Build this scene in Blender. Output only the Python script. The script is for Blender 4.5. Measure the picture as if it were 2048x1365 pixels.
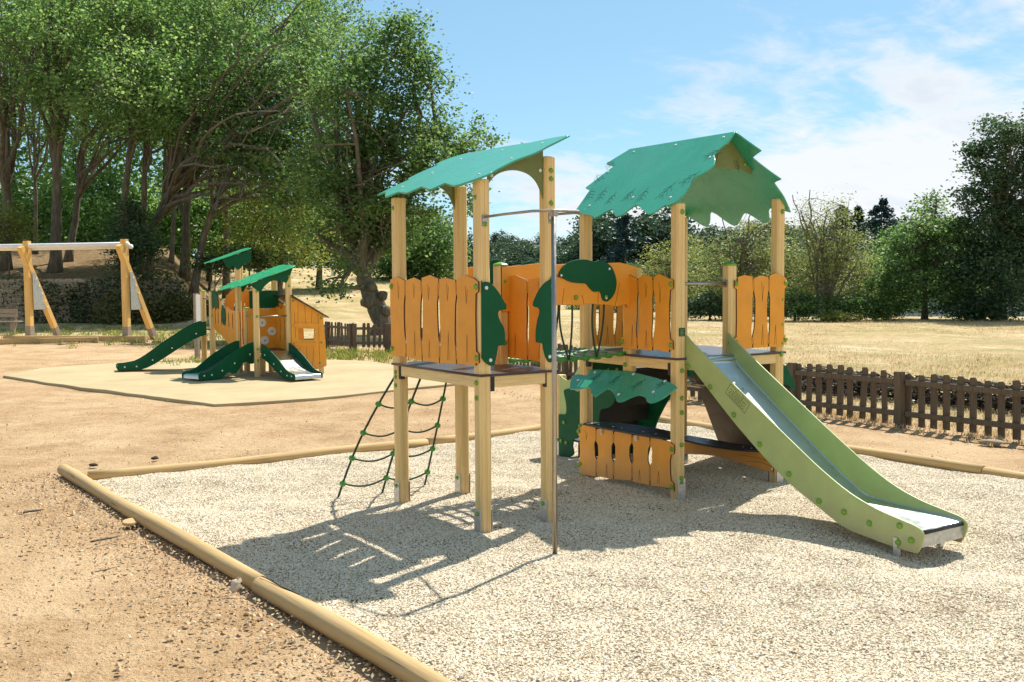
import bpy, bmesh, math, random
import numpy as np
from mathutils import Vector, Matrix, noise as mnoise

for o in list(bpy.data.objects):
    bpy.data.objects.remove(o)
sc = bpy.context.scene
COL = sc.collection
rad = math.radians

# ------------------------------------------------------------------ camera
CAM = Vector((-3.9724, -6.2484, 1.85))
YAW, PITCH, ROLL = 0.59548, -0.05942, -0.00652
fw = Vector((math.sin(YAW) * math.cos(PITCH), math.cos(YAW) * math.cos(PITCH), math.sin(PITCH)))
rt = Vector((math.cos(YAW), -math.sin(YAW), 0))
upv = rt.cross(fw)
r2 = math.cos(ROLL) * rt + math.sin(ROLL) * upv
u2 = -math.sin(ROLL) * rt + math.cos(ROLL) * upv
cam_d = bpy.data.cameras.new("camera")
cam = bpy.data.objects.new("camera", cam_d)
COL.objects.link(cam)
M4 = Matrix((r2, u2, -fw)).transposed().to_4x4()
M4.translation = CAM
cam.matrix_world = M4
cam_d.sensor_width = 36
cam_d.lens = 36.07
cam_d.clip_start = 0.05
cam_d.clip_end = 3000
sc.camera = cam

# ------------------------------------------------------------------ sky, sun, exposure
SUN_EL = rad(54.0)
SUN_AZ = rad(24.0)             # from +X towards +Y
SUN_DIR = Vector((math.cos(SUN_AZ) * math.cos(SUN_EL), math.sin(SUN_AZ) * math.cos(SUN_EL), math.sin(SUN_EL)))
SKY_STRENGTH = 0.095
SUN_STRENGTH = 3.9
CLOUD_STRENGTH = 0.50
CLX, CLY = 5.2, 0.8
world = bpy.data.worlds.new("World")
sc.world = world
world.use_nodes = True
wn, wl = world.node_tree.nodes, world.node_tree.links
wn.clear()
w_out = wn.new("ShaderNodeOutputWorld")
w_sky = wn.new("ShaderNodeTexSky")
w_sky.sky_type = 'NISHITA'
w_sky.sun_disc = False
w_sky.sun_elevation = SUN_EL
w_sky.sun_rotation = math.pi / 2 - SUN_AZ
w_sky.air_density = 0.65
w_sky.dust_density = 0.3
w_sky.ozone_density = 3.0
w_bg = wn.new("ShaderNodeBackground")
w_bg.inputs[1].default_value = SKY_STRENGTH
w_gam = wn.new("ShaderNodeGamma")
w_gam.inputs[1].default_value = 0.55
wl.new(w_sky.outputs[0], w_gam.inputs[0])
w_tint = wn.new("ShaderNodeMix")
w_tint.data_type = 'RGBA'
w_tint.blend_type = 'MULTIPLY'
w_tint.inputs[0].default_value = 1.0
w_tint.inputs[7].default_value = (1.24, 1.72, 1.82, 1)
wl.new(w_gam.outputs[0], w_tint.inputs[6])
wl.new(w_tint.outputs[2], w_bg.inputs[0])
# thin high cloud, streaked towards the horizon and thicker on the sun's side
w_tc = wn.new("ShaderNodeTexCoord")
w_sep = wn.new("ShaderNodeSeparateXYZ")
wl.new(w_tc.outputs["Generated"], w_sep.inputs[0])


def wmath(op, a, b=None, c=None):
    n = wn.new("ShaderNodeMath")
    n.operation = op
    for i, v in enumerate((a, b, c)):
        if v is None:
            continue
        if isinstance(v, (int, float)):
            n.inputs[i].default_value = v
        else:
            wl.new(v, n.inputs[i])
    return n.outputs[0]


def wramp(v, a, b):
    n = wn.new("ShaderNodeMapRange")
    n.interpolation_type = 'SMOOTHSTEP'
    wl.new(v, n.inputs[0])
    n.inputs[1].default_value = a
    n.inputs[2].default_value = b
    return n.outputs[0]


zc = wmath('ADD', wmath('MAXIMUM', w_sep.outputs[2], 0.0), 0.20)
w_comb = wn.new("ShaderNodeCombineXYZ")
wl.new(wmath('DIVIDE', w_sep.outputs[0], zc), w_comb.inputs[0])
wl.new(wmath('DIVIDE', w_sep.outputs[1], zc), w_comb.inputs[1])


def wnoise(loc, rot, scale, sc_, detail, rough, dist):
    mp = wn.new("ShaderNodeMapping")
    mp.inputs["Location"].default_value = loc
    mp.inputs["Rotation"].default_value = (0, 0, rad(rot))
    mp.inputs["Scale"].default_value = scale
    wl.new(w_comb.outputs[0], mp.inputs[0])
    n = wn.new("ShaderNodeTexNoise")
    n.inputs["Scale"].default_value = sc_
    n.inputs["Detail"].default_value = detail
    n.inputs["Roughness"].default_value = rough
    n.inputs["Distortion"].default_value = dist
    wl.new(mp.outputs[0], n.inputs["Vector"])
    return n.outputs["Fac"]


def wdot(d):
    n = wn.new("ShaderNodeVectorMath")
    n.operation = 'DOT_PRODUCT'
    wl.new(w_tc.outputs["Generated"], n.inputs[0])
    n.inputs[1].default_value = d
    return n.outputs["Value"]


big = wnoise((CLX, CLY, 0), -55, (0.42, 1.0, 1), 0.42, 3, 0.5, 0.2)
wisp = wnoise((0.7, 2.1, 0), -60, (0.55, 1.3, 1), 1.5, 9, 0.6, 0.9)
puff = wnoise((3.7, 1.1, 0), 0, (1, 1, 1), 6.0, 7, 0.62, 0.4)
hole = wramp(wdot((0.456, 0.846, 0.275)), 0.86, 0.995)      # the clear gap between the wood and the cloud bank
low = wmath('SUBTRACT', 1.0, wramp(w_sep.outputs[2], 0.03, 0.19))
f = wmath('ADD', wmath('MULTIPLY', big, 0.95), wmath('MULTIPLY', wisp, 0.55))
f = wmath('ADD', f, wmath('MULTIPLY', puff, 0.30))
f = wmath('SUBTRACT', f, wmath('MULTIPLY', hole, 0.15))
f = wmath('ADD', f, wmath('MULTIPLY', low, 0.105))
f = wmath('ADD', f, wmath('MULTIPLY', wramp(wdot((0.90, 0.43, 0.10)), 0.84, 1.0), 0.13))
cl = wramp(f, 0.862, 1.03)
w_hz = wmath('MULTIPLY', wmath('SUBTRACT', 1.0, wramp(w_sep.outputs[2], -0.02, 0.085)), 0.6)
cl2 = wmath('MINIMUM', wmath('ADD', wmath('MULTIPLY', cl, 0.92), w_hz), 0.95)
w_bg2 = wn.new("ShaderNodeBackground")
w_shade = wn.new("ShaderNodeMix")
w_shade.data_type = 'RGBA'
wl.new(wramp(wmath('ADD', wisp, wmath('MULTIPLY', puff, 0.3)), 0.62, 0.90), w_shade.inputs[0])
w_shade.inputs[6].default_value = (0.95, 0.965, 0.98, 1)
w_shade.inputs[7].default_value = (0.78, 0.84, 0.92, 1)
wl.new(w_shade.outputs[2], w_bg2.inputs[0])
w_bg2.inputs[1].default_value = CLOUD_STRENGTH
w_mix = wn.new("ShaderNodeMixShader")
wl.new(cl2, w_mix.inputs[0])
wl.new(w_bg.outputs[0], w_mix.inputs[1])
wl.new(w_bg2.outputs[0], w_mix.inputs[2])
wl.new(w_mix.outputs[0], w_out.inputs[0])

sun_d = bpy.data.lights.new("sun", 'SUN')
sun_d.energy = SUN_STRENGTH
sun_d.angle = rad(0.55)
sun_d.color = (1.0, 0.955, 0.88)
sun = bpy.data.objects.new("sun", sun_d)
COL.objects.link(sun)
sun.rotation_euler = SUN_DIR.to_track_quat('Z', 'Y').to_euler()
sun.location = (20, 8, 30)

sc.view_settings.view_transform = 'Standard'
sc.view_settings.look = 'None'
sc.view_settings.gamma = 1
sc.view_settings.use_curve_mapping = False
sc.view_settings.exposure = 1.03
sc.cycles.max_bounces = 8
sc.cycles.diffuse_bounces = 4
sc.cycles.transmission_bounces = 6
sc.cycles.transparent_max_bounces = 8
sc.cycles.use_denoising = True

# ------------------------------------------------------------------ material helpers


class NT:
    def __init__(self, name):
        self.m = bpy.data.materials.new(name)
        self.m.use_nodes = True
        self.n, self.l = self.m.node_tree.nodes, self.m.node_tree.links
        self.p = self.n["Principled BSDF"]
        self.out = self.n["Material Output"]

    def set(self, **kw):
        for k, v in kw.items():
            k = k.replace('_', ' ')
            if isinstance(v, (int, float)):
                self.p.inputs[k].default_value = v
            elif isinstance(v, tuple):
                self.p.inputs[k].default_value = (*v, 1)
            else:
                self.l.new(v, self.p.inputs[k])

    def coord(self, kind="Object", scale=(1, 1, 1), rot=(0, 0, 0)):
        t = self.n.new("ShaderNodeTexCoord")
        mp = self.n.new("ShaderNodeMapping")
        mp.inputs["Scale"].default_value = scale
        mp.inputs["Rotation"].default_value = rot
        self.l.new(t.outputs[kind], mp.inputs[0])
        return mp.outputs[0]

    def geo(self, out):
        return self.n.new("ShaderNodeNewGeometry").outputs[out]

    def noise(self, vec, scale, detail=4, rough=0.55, dist=0.0, out="Fac"):
        t = self.n.new("ShaderNodeTexNoise")
        t.inputs["Scale"].default_value = scale
        t.inputs["Detail"].default_value = detail
        t.inputs["Roughness"].default_value = rough
        t.inputs["Distortion"].default_value = dist
        self.l.new(vec, t.inputs["Vector"])
        return t.outputs[out]

    def voro(self, vec, scale, feature='F1', out="Distance", rnd=1.0):
        t = self.n.new("ShaderNodeTexVoronoi")
        t.feature = feature
        t.inputs["Scale"].default_value = scale
        t.inputs["Randomness"].default_value = rnd
        self.l.new(vec, t.inputs["Vector"])
        return t.outputs[out]

    def ramp(self, fac, stops, interp='LINEAR'):
        t = self.n.new("ShaderNodeValToRGB")
        t.color_ramp.interpolation = interp
        el = t.color_ramp.elements
        while len(el) < len(stops):
            el.new(0.5)
        for e, (p, c) in zip(el, stops):
            e.position = p
            e.color = (*c, 1) if len(c) == 3 else c
        self.l.new(fac, t.inputs[0])
        return t.outputs[0]

    def mr(self, v, a, b, c=0.0, d=1.0):
        t = self.n.new("ShaderNodeMapRange")
        self.l.new(v, t.inputs[0])
        for i, x in enumerate((a, b, c, d)):
            t.inputs[i + 1].default_value = x
        return t.outputs[0]

    def math(self, op, a, b=None):
        t = self.n.new("ShaderNodeMath")
        t.operation = op
        for i, v in enumerate((a, b)):
            if v is None:
                continue
            if isinstance(v, (int, float)):
                t.inputs[i].default_value = v
            else:
                self.l.new(v, t.inputs[i])
        return t.outputs[0]

    def mix(self, fac, a, b, blend='MIX'):
        t = self.n.new("ShaderNodeMix")
        t.data_type = 'RGBA'
        t.blend_type = blend
        for i, v in ((0, fac), (6, a), (7, b)):
            if isinstance(v, (int, float)):
                t.inputs[i].default_value = v
            elif isinstance(v, tuple):
                t.inputs[i].default_value = (*v, 1)
            else:
                self.l.new(v, t.inputs[i])
        return t.outputs[2]

    def splash(self, c, top=0.55):
        sp = self.n.new("ShaderNodeSeparateXYZ")
        P = self.geo("Position")
        self.l.new(P, sp.inputs[0])
        k = self.math('ADD', self.mr(sp.outputs[2], 0.02, top, 0.62, 0.0), self.math('MULTIPLY', self.math('SUBTRACT', self.noise(P, 9, 6, 0.7), 0.5), 0.9))
        return self.mix(self.mr(k, 0.25, 0.75, 0, 0.65), c, (0.42, 0.31, 0.19))

    def bump(self, h, strength=0.3, dist=0.01, base=None):
        t = self.n.new("ShaderNodeBump")
        t.inputs["Strength"].default_value = strength
        t.inputs["Distance"].default_value = dist
        self.l.new(h, t.inputs["Height"])
        if base is not None:
            self.l.new(base, t.inputs["Normal"])
        return t.outputs[0]


def mat_plain(name, col, rough=0.5, var=0.12, metallic=0.0, scale=7.0, spec=0.4, bump=0.0, fine=140.0, dirt=None, splash=False, specks=None):
    t = NT(name)
    v = t.coord()
    n = t.noise(v, scale, 5)
    lo = tuple(c * (1 - var) for c in col)
    hi = tuple(min(1, c * (1 + var)) for c in col)
    c = t.ramp(n, [(0.3, lo), (0.7, hi)])
    if dirt is not None:
        n3 = t.noise(v, scale * 0.6, 7, 0.7)
        c = t.mix(t.mr(n3, 0.56, 0.78, 0, 0.55), c, dirt)
    if splash:
        c = t.splash(c)
    if specks is not None:
        c = t.mix(t.mr(t.noise(v, 17, 2, 0.5), 0.70, 0.735, 0, 0.75), c, specks)
        c = t.mix(t.mr(t.noise(v, 1.4, 6, 0.7, 1.2), 0.52, 0.75, 0, 0.28), c, specks)
    t.set(Base_Color=c, Roughness=t.mr(t.noise(v, scale * 2.3, 4), 0.3, 0.7, max(0.05, rough - 0.08), rough + 0.08), Metallic=metallic)
    t.p.inputs["Specular IOR Level"].default_value = spec
    if bump:
        t.set(Normal=t.bump(t.noise(v, fine, 3), bump, 0.002))
    return t.m


def mat_wood(name, base, dark, axis=2, stretch=0.06, scale=14, rough=0.6, knots=True, bumpy=0.25, grey=None, checks=0.6, splash=False):
    t = NT(name)
    s = [1, 1, 1]
    s[axis] = stretch
    v = t.coord("Object", tuple(s))
    n = t.noise(v, scale, 6, 0.6, 0.6)
    n2 = t.noise(v, scale * 5, 5, 0.65)
    f = t.math('ADD', t.math('MULTIPLY', n, 0.65), t.math('MULTIPLY', n2, 0.35))
    c = t.ramp(f, [(0.32, dark), (0.52, base), (0.72, tuple(min(1, x * 1.12) for x in base))])
    v0 = t.coord()
    if knots:
        sk = [3.2, 3.2, 3.2]
        sk[axis] = 1.7
        vk = t.coord("Object", tuple(sk))
        k = t.voro(vk, 1.6)
        c = t.mix(t.mr(k, 0.04, 0.09, 0.55, 0), c, tuple(x * 0.45 for x in dark))
    sc2 = [1, 1, 1]
    sc2[axis] = stretch * 0.5
    ck_ = t.noise(t.coord("Object", tuple(sc2)), scale * 2.2, 3, 0.5, 0.8)
    c = t.mix(t.mr(ck_, 0.665, 0.70, 0, checks), c, tuple(x * 0.35 for x in dark))
    big = t.noise(v0, 1.7, 3)
    c = t.mix(t.mr(big, 0.4, 0.7, 0, 0.3), c, dark if grey is None else grey)
    if splash:
        c = t.splash(c)
    t.set(Base_Color=c, Roughness=rough, Normal=t.bump(f, bumpy, 0.004))
    return t.m


MAT = {}
MAT['orange'] = mat_plain("orange_board", (0.78, 0.325, 0.028), 0.48, 0.07, bump=0.06, dirt=(0.62, 0.29, 0.06), splash=True)
MAT['orange_edge'] = mat_plain("board_core_edge", (0.10, 0.028, 0.012), 0.6, 0.2)
MAT['orange_line'] = mat_plain("scored_line_dark", (0.20, 0.05, 0.008), 0.7, 0.1)
MAT['leafgreen'] = mat_plain("dark_green_board", (0.003, 0.085, 0.032), 0.5, 0.1, bump=0.05, spec=0.18)
MAT['roofgreen'] = mat_plain("green_roof_board", (0.035, 0.335, 0.19), 0.25, 0.08, bump=0.05, scale=3.0, dirt=(0.07, 0.35, 0.24), spec=0.75, specks=(0.13, 0.36, 0.25))
MAT['emerald'] = mat_plain("emerald_roof_board", (0.04, 0.46, 0.21), 0.2, 0.08, bump=0.05, scale=3.0, spec=0.9, specks=(0.12, 0.45, 0.25))
MAT['roofline'] = mat_plain("scored_line_green", (0.004, 0.05, 0.03), 0.7, 0.1)
MAT['lime'] = mat_plain("pale_green_board", (0.385, 0.475, 0.185), 0.42, 0.06, bump=0.04, splash=True)
MAT['olive'] = mat_plain("olive_board", (0.17, 0.195, 0.065), 0.5, 0.08, spec=0.25)
MAT['cap'] = mat_plain("green_plastic_cap", (0.17, 0.34, 0.03), 0.35, 0.1)
MAT['capdark'] = mat_plain("green_plastic_clip", (0.06, 0.24, 0.04), 0.4, 0.12)
MAT['steel'] = mat_plain("brushed_steel", (0.40, 0.355, 0.30), 0.38, 0.08, 1.0, 9)
MAT['chute'] = mat_plain("polished_chute_steel", (0.56, 0.60, 0.57), 0.33, 0.06, 1.0, 4)
MAT['galv'] = mat_plain("galvanised_steel", (0.52, 0.53, 0.52), 0.45, 0.18, 0.85, 22)
MAT['deck'] = mat_plain("dark_deck_board", (0.052, 0.042, 0.042), 0.36, 0.25, bump=0.15, fine=260)
MAT['black'] = mat_plain("black_edge", (0.02, 0.02, 0.022), 0.45, 0.2)
MAT['rope'] = mat_plain("dark_green_rope", (0.025, 0.055, 0.03), 0.8, 0.3, scale=60, bump=0.4)
MAT['white'] = mat_plain("white_screw", (0.75, 0.76, 0.74), 0.35, 0.05)
MAT['glue'] = mat_wood("laminated_post", (0.80, 0.58, 0.25), (0.58, 0.37, 0.125), 2, 0.02, 30, 0.55, False, 0.15, splash=True)
MAT['beam'] = mat_wood("laminated_beam", (0.80, 0.60, 0.28), (0.62, 0.42, 0.16), 0, 0.05, 24, 0.5, False, 0.1)
MAT['swingwood'] = mat_wood("yellow_timber", (0.78, 0.50, 0.16), (0.60, 0.33, 0.08), 2, 0.05, 18, 0.55, True, 0.2)
MAT['log'] = mat_wood("edging_log", (0.52, 0.345, 0.14), (0.33, 0.2, 0.075), 0, 0.035, 20, 0.8, True, 0.8, (0.40, 0.31, 0.19), 0.85)
MAT['fence'] = mat_wood("weathered_fence_wood", (0.135, 0.10, 0.062), (0.06, 0.043, 0.027), 2, 0.05, 26, 0.85, True, 0.7, (0.17, 0.13, 0.09))
MAT['greywood'] = mat_wood("grey_wood", (0.36, 0.29, 0.21), (0.2, 0.15, 0.1), 0, 0.06, 22, 0.8, True, 0.5)
MAT['stone'] = mat_plain("field_stone", (0.33, 0.265, 0.175), 0.9, 0.5, scale=3.5, bump=0.6, fine=18)
MAT['brownboard'] = mat_plain("brown_ramp_board", (0.075, 0.05, 0.038), 0.55, 0.2, bump=0.1)
MAT['mat'] = None


def mat_bark(name, a, b, scale=9):
    t = NT(name)
    v = t.coord("Object", (1, 1, 0.22))
    n = t.noise(v, scale, 7, 0.65, 0.5)
    n2 = t.noise(t.coord(), 2.2, 4)
    c = t.ramp(n, [(0.3, a), (0.7, b)])
    c = t.mix(t.mr(n2, 0.5, 0.75, 0, 0.5), c, (0.075, 0.095, 0.035))
    t.set(Base_Color=c, Roughness=0.9, Normal=t.bump(n, 0.9, 0.06))
    return t.m


MAT['bark'] = mat_bark("oak_bark", (0.05, 0.043, 0.030), (0.20, 0.172, 0.118))
MAT['bark_pale'] = mat_bark("pale_bark", (0.07, 0.06, 0.045), (0.22, 0.19, 0.145))


def mat_leaf(name, cols, trans=0.5, clump=0.5, spec=0.3):
    t = NT(name)
    r = t.n.new("ShaderNodeNewGeometry").outputs["Random Per Island"]
    k = len(cols) - 1
    c = t.ramp(r, [(i / k, x) for i, x in enumerate(cols)])
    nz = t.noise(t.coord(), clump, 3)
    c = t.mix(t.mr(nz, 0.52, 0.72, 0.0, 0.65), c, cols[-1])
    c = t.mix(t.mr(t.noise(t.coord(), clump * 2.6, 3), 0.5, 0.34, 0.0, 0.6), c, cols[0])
    t.set(Base_Color=c, Roughness=0.5)
    t.p.inputs["Specular IOR Level"].default_value = spec
    tr = t.n.new("ShaderNodeBsdfTranslucent")
    hs = t.n.new("ShaderNodeHueSaturation")
    hs.inputs["Value"].default_value = 1.9
    hs.inputs["Saturation"].default_value = 1.1
    hs.inputs["Hue"].default_value = 0.49
    t.l.new(c, hs.inputs["Color"])
    t.l.new(hs.outputs[0], tr.inputs[0])
    mx = t.n.new("ShaderNodeMixShader")
    mx.inputs[0].default_value = trans
    t.l.new(t.p.outputs[0], mx.inputs[1])
    t.l.new(tr.outputs[0], mx.inputs[2])
    t.l.new(mx.outputs[0], t.out.inputs[0])
    return t.m


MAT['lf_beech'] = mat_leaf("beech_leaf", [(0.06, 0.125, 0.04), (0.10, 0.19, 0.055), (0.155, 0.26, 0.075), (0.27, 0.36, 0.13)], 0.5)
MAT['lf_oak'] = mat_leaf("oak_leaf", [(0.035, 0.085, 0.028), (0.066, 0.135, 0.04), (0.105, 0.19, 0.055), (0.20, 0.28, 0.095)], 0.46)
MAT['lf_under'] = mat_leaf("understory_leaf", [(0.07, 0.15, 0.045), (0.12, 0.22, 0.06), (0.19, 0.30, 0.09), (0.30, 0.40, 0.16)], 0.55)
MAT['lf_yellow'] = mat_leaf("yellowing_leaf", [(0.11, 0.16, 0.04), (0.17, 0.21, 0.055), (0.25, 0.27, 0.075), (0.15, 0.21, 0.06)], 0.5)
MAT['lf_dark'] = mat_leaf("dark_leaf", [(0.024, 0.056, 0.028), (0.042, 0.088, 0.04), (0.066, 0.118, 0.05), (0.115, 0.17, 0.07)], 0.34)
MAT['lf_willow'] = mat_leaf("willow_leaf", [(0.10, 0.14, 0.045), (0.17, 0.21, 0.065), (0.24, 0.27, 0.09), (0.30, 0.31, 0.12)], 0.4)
MAT['lf_far'] = mat_leaf("far_leaf", [(0.035, 0.075, 0.04), (0.055, 0.10, 0.05), (0.085, 0.13, 0.06), (0.05, 0.09, 0.055)], 0.2, 0.12)  # bluish tint in the base colour stands in for distance haze
MAT['lf_conifer'] = mat_leaf("conifer_needles", [(0.012, 0.038, 0.035), (0.02, 0.052, 0.046), (0.03, 0.07, 0.055), (0.022, 0.055, 0.05)], 0.1, 0.3)  # conifers' own blue green, with some distance haze put into the colour
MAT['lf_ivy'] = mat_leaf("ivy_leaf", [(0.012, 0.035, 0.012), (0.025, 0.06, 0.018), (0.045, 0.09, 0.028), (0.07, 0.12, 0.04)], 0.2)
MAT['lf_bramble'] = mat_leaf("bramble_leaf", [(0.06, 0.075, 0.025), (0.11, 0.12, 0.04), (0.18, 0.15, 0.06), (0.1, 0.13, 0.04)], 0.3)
MAT['drygrass'] = mat_leaf("dry_grass_blade", [(0.44, 0.32, 0.16), (0.54, 0.41, 0.22), (0.62, 0.5, 0.3), (0.36, 0.30, 0.13)], 0.2)
MAT['greengrass'] = mat_leaf("green_grass_blade", [(0.10, 0.14, 0.03), (0.16, 0.2, 0.045), (0.22, 0.24, 0.06), (0.3, 0.27, 0.09)], 0.35)


# ground: bare earth, dry field, leaf-strewn wood floor, chosen by a painted mask (attribute)
def mat_ground():
    t = NT("earth_and_dry_grass")
    P = t.geo("Position")
    a = t.n.new("ShaderNodeAttribute")
    a.attribute_name = "grass"
    b = t.n.new("ShaderNodeAttribute")
    b.attribute_name = "wood"
    n_big = t.noise(P, 0.22, 5, 0.6)
    n_mid = t.noise(P, 1.3, 6, 0.65, 0.4)
    n_fine = t.noise(P, 16, 6, 0.7)
    n_spk = t.noise(P, 62, 3, 0.7)
    dirt = t.ramp(n_mid, [(0.26, (0.30, 0.18, 0.088)), (0.44, (0.46, 0.295, 0.148)), (0.6, (0.565, 0.385, 0.21)), (0.8, (0.65, 0.50, 0.325))])
    dirt = t.mix(t.mr(n_fine, 0.42, 0.72, 0, 0.45), dirt, (0.62, 0.455, 0.275))
    dirt = t.mix(t.mr(n_fine, 0.46, 0.30, 0, 0.55), dirt, (0.27, 0.15, 0.07))
    dirt = t.mix(t.mr(n_spk, 0.62, 0.72, 0, 0.7), dirt, (0.15, 0.09, 0.05))
    vor = t.voro(P, 7.5)
    dirt = t.mix(t.mr(vor, 0.05, 0.12, 0.5, 0), dirt, (0.2, 0.12, 0.065))
    pale = t.noise(P, 0.28, 5, 0.6, 0.5)
    dirt = t.mix(t.mr(pale, 0.50, 0.66, 0, 0.5), dirt, (0.70, 0.51, 0.30))
    red = t.noise(P, 0.5, 3)
    dirt = t.mix(t.mr(red, 0.52, 0.7, 0, 0.4), dirt, (0.44, 0.25, 0.135))
    g1 = t.noise(P, 0.35, 6, 0.65)
    g2 = t.noise(P, 5.0, 6, 0.75)
    grass = t.ramp(g2, [(0.28, (0.27, 0.195, 0.085)), (0.48, (0.46, 0.345, 0.17)), (0.66, (0.58, 0.455, 0.25)), (0.84, (0.68, 0.58, 0.38))])
    grass = t.mix(t.mr(g1, 0.46, 0.62, 0, 0.75), grass, (0.30, 0.265, 0.095))
    grass = t.mix(t.mr(n_big, 0.5, 0.66, 0, 0.7), grass, (0.60, 0.43, 0.25))
    gs = t.noise(t.coord("Object", (0.9, 0.25, 1), (0, 0, 0.5)), 1.0, 6, 0.7, 0.6)
    grass = t.mix(t.mr(gs, 0.54, 0.66, 0, 0.6), grass, (0.72, 0.62, 0.42))
    grass = t.mix(t.mr(gs, 0.46, 0.34, 0, 0.55), grass, (0.33, 0.25, 0.10))
    wood = t.ramp(g2, [(0.3, (0.10, 0.062, 0.03)), (0.55, (0.25, 0.165, 0.08)), (0.8, (0.42, 0.30, 0.15))])
    edge = t.noise(P, 2.2, 6, 0.7)
    fg = t.mr(t.math('ADD', a.outputs["Fac"], t.math('MULTIPLY', t.math('SUBTRACT', edge, 0.5), 1.3)), 0.4, 0.6)
    fw_ = t.mr(t.math('ADD', b.outputs["Fac"], t.math('MULTIPLY', t.math('SUBTRACT', edge, 0.5), 1.0)), 0.4, 0.6)
    c = t.mix(fg, dirt, grass)
    c = t.mix(fw_, c, wood)
    h = t.math('ADD', t.math('MULTIPLY', n_fine, 0.9), t.math('MULTIPLY', n_spk, 0.45))
    h = t.math('ADD', h, t.math('MULTIPLY', n_mid, 1.2))
    t.set(Base_Color=c, Roughness=0.95, Normal=t.bump(h, 1.0, 0.05))
    t.p.inputs["Specular IOR Level"].default_value = 0.15
    return t.m


def mat_mat():
    t = NT("beige_rubber_surface")
    P = t.geo("Position")
    n = t.noise(P, 0.9, 5, 0.6)
    f = t.noise(P, 45, 4, 0.7)
    c = t.ramp(n, [(0.3, (0.35, 0.265, 0.135)), (0.55, (0.43, 0.335, 0.175)), (0.75, (0.49, 0.39, 0.215))])
    c = t.mix(t.mr(f, 0.5, 0.7, 0, 0.5), c, (0.34, 0.25, 0.12))
    st = t.noise(P, 0.55, 6, 0.7, 0.8)
    c = t.mix(t.mr(st, 0.55, 0.72, 0, 0.5), c, (0.52, 0.37, 0.20))
    c = t.mix(t.mr(t.noise(P, 3.2, 5, 0.7), 0.6, 0.75, 0, 0.35), c, (0.3, 0.22, 0.12))
    t.set(Base_Color=c, Roughness=0.85, Normal=t.bump(f, 0.5, 0.008))
    return t.m


def mat_gravel():
    t = NT("pale_river_gravel")
    oi = t.n.new("ShaderNodeObjectInfo").outputs["Random"]
    P = t.geo("Position")
    c = t.ramp(oi, [(0.0, (0.26, 0.185, 0.105)), (0.08, (0.44, 0.335, 0.20)), (0.3, (0.58, 0.475, 0.32)), (0.62, (0.68, 0.59, 0.43)), (1.0, (0.79, 0.72, 0.57))])
    n = t.noise(P, 0.9, 4)
    c = t.mix(t.mr(n, 0.55, 0.75, 0, 0.3), c, (0.42, 0.29, 0.16))
    t.set(Base_Color=c, Roughness=0.8)
    return t.m


def mat_gravelbed():
    t = NT("gravel_bed")
    P = t.geo("Position")
    v = t.voro(P, 42)
    cv = t.voro(P, 42, out="Color")
    sp = t.n.new("ShaderNodeSeparateColor")
    t.l.new(cv, sp.inputs[0])
    c = t.ramp(sp.outputs[0], [(0.0, (0.07, 0.045, 0.025)), (0.4, (0.2, 0.14, 0.08)), (1.0, (0.38, 0.29, 0.18))])
    t.set(Base_Color=c, Roughness=0.9, Normal=t.bump(v, 0.8, 0.02))
    return t.m


def mat_water():
    t = NT("lake_water")
    t.set(Base_Color=(0.05, 0.08, 0.09), Roughness=0.12, Normal=t.bump(t.noise(t.geo("Position"), 1.4, 4), 0.25, 0.05))
    return t.m


MAT['ground'] = mat_ground()
MAT['mat'] = mat_mat()
MAT['gravel'] = mat_gravel()
MAT['gravelbed'] = mat_gravelbed()
MAT['water'] = mat_water()
MAT['paleleaf'] = mat_plain("pale_dead_leaf", (0.60, 0.47, 0.33), 0.8, 0.25, scale=40, spec=0.1)
MAT['darkstone'] = mat_plain("dark_stone", (0.06, 0.045, 0.035), 0.9, 0.3, spec=0.1)
MAT['clod'] = mat_plain("dry_earth_clod", (0.50, 0.345, 0.195), 0.95, 0.4, scale=9, spec=0.1)
MAT['litter'] = mat_leaf("dry_litter", [(0.12, 0.065, 0.035), (0.34, 0.21, 0.11), (0.5, 0.36, 0.2), (0.7, 0.58, 0.4)], 0.1, 3.0, 0.05)
MAT['brush'] = mat_leaf("dead_brushwood", [(0.03, 0.02, 0.012), (0.06, 0.042, 0.028), (0.1, 0.075, 0.05), (0.06, 0.05, 0.03)], 0.05, 2.0)

# ------------------------------------------------------------------ mesh helpers


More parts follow.
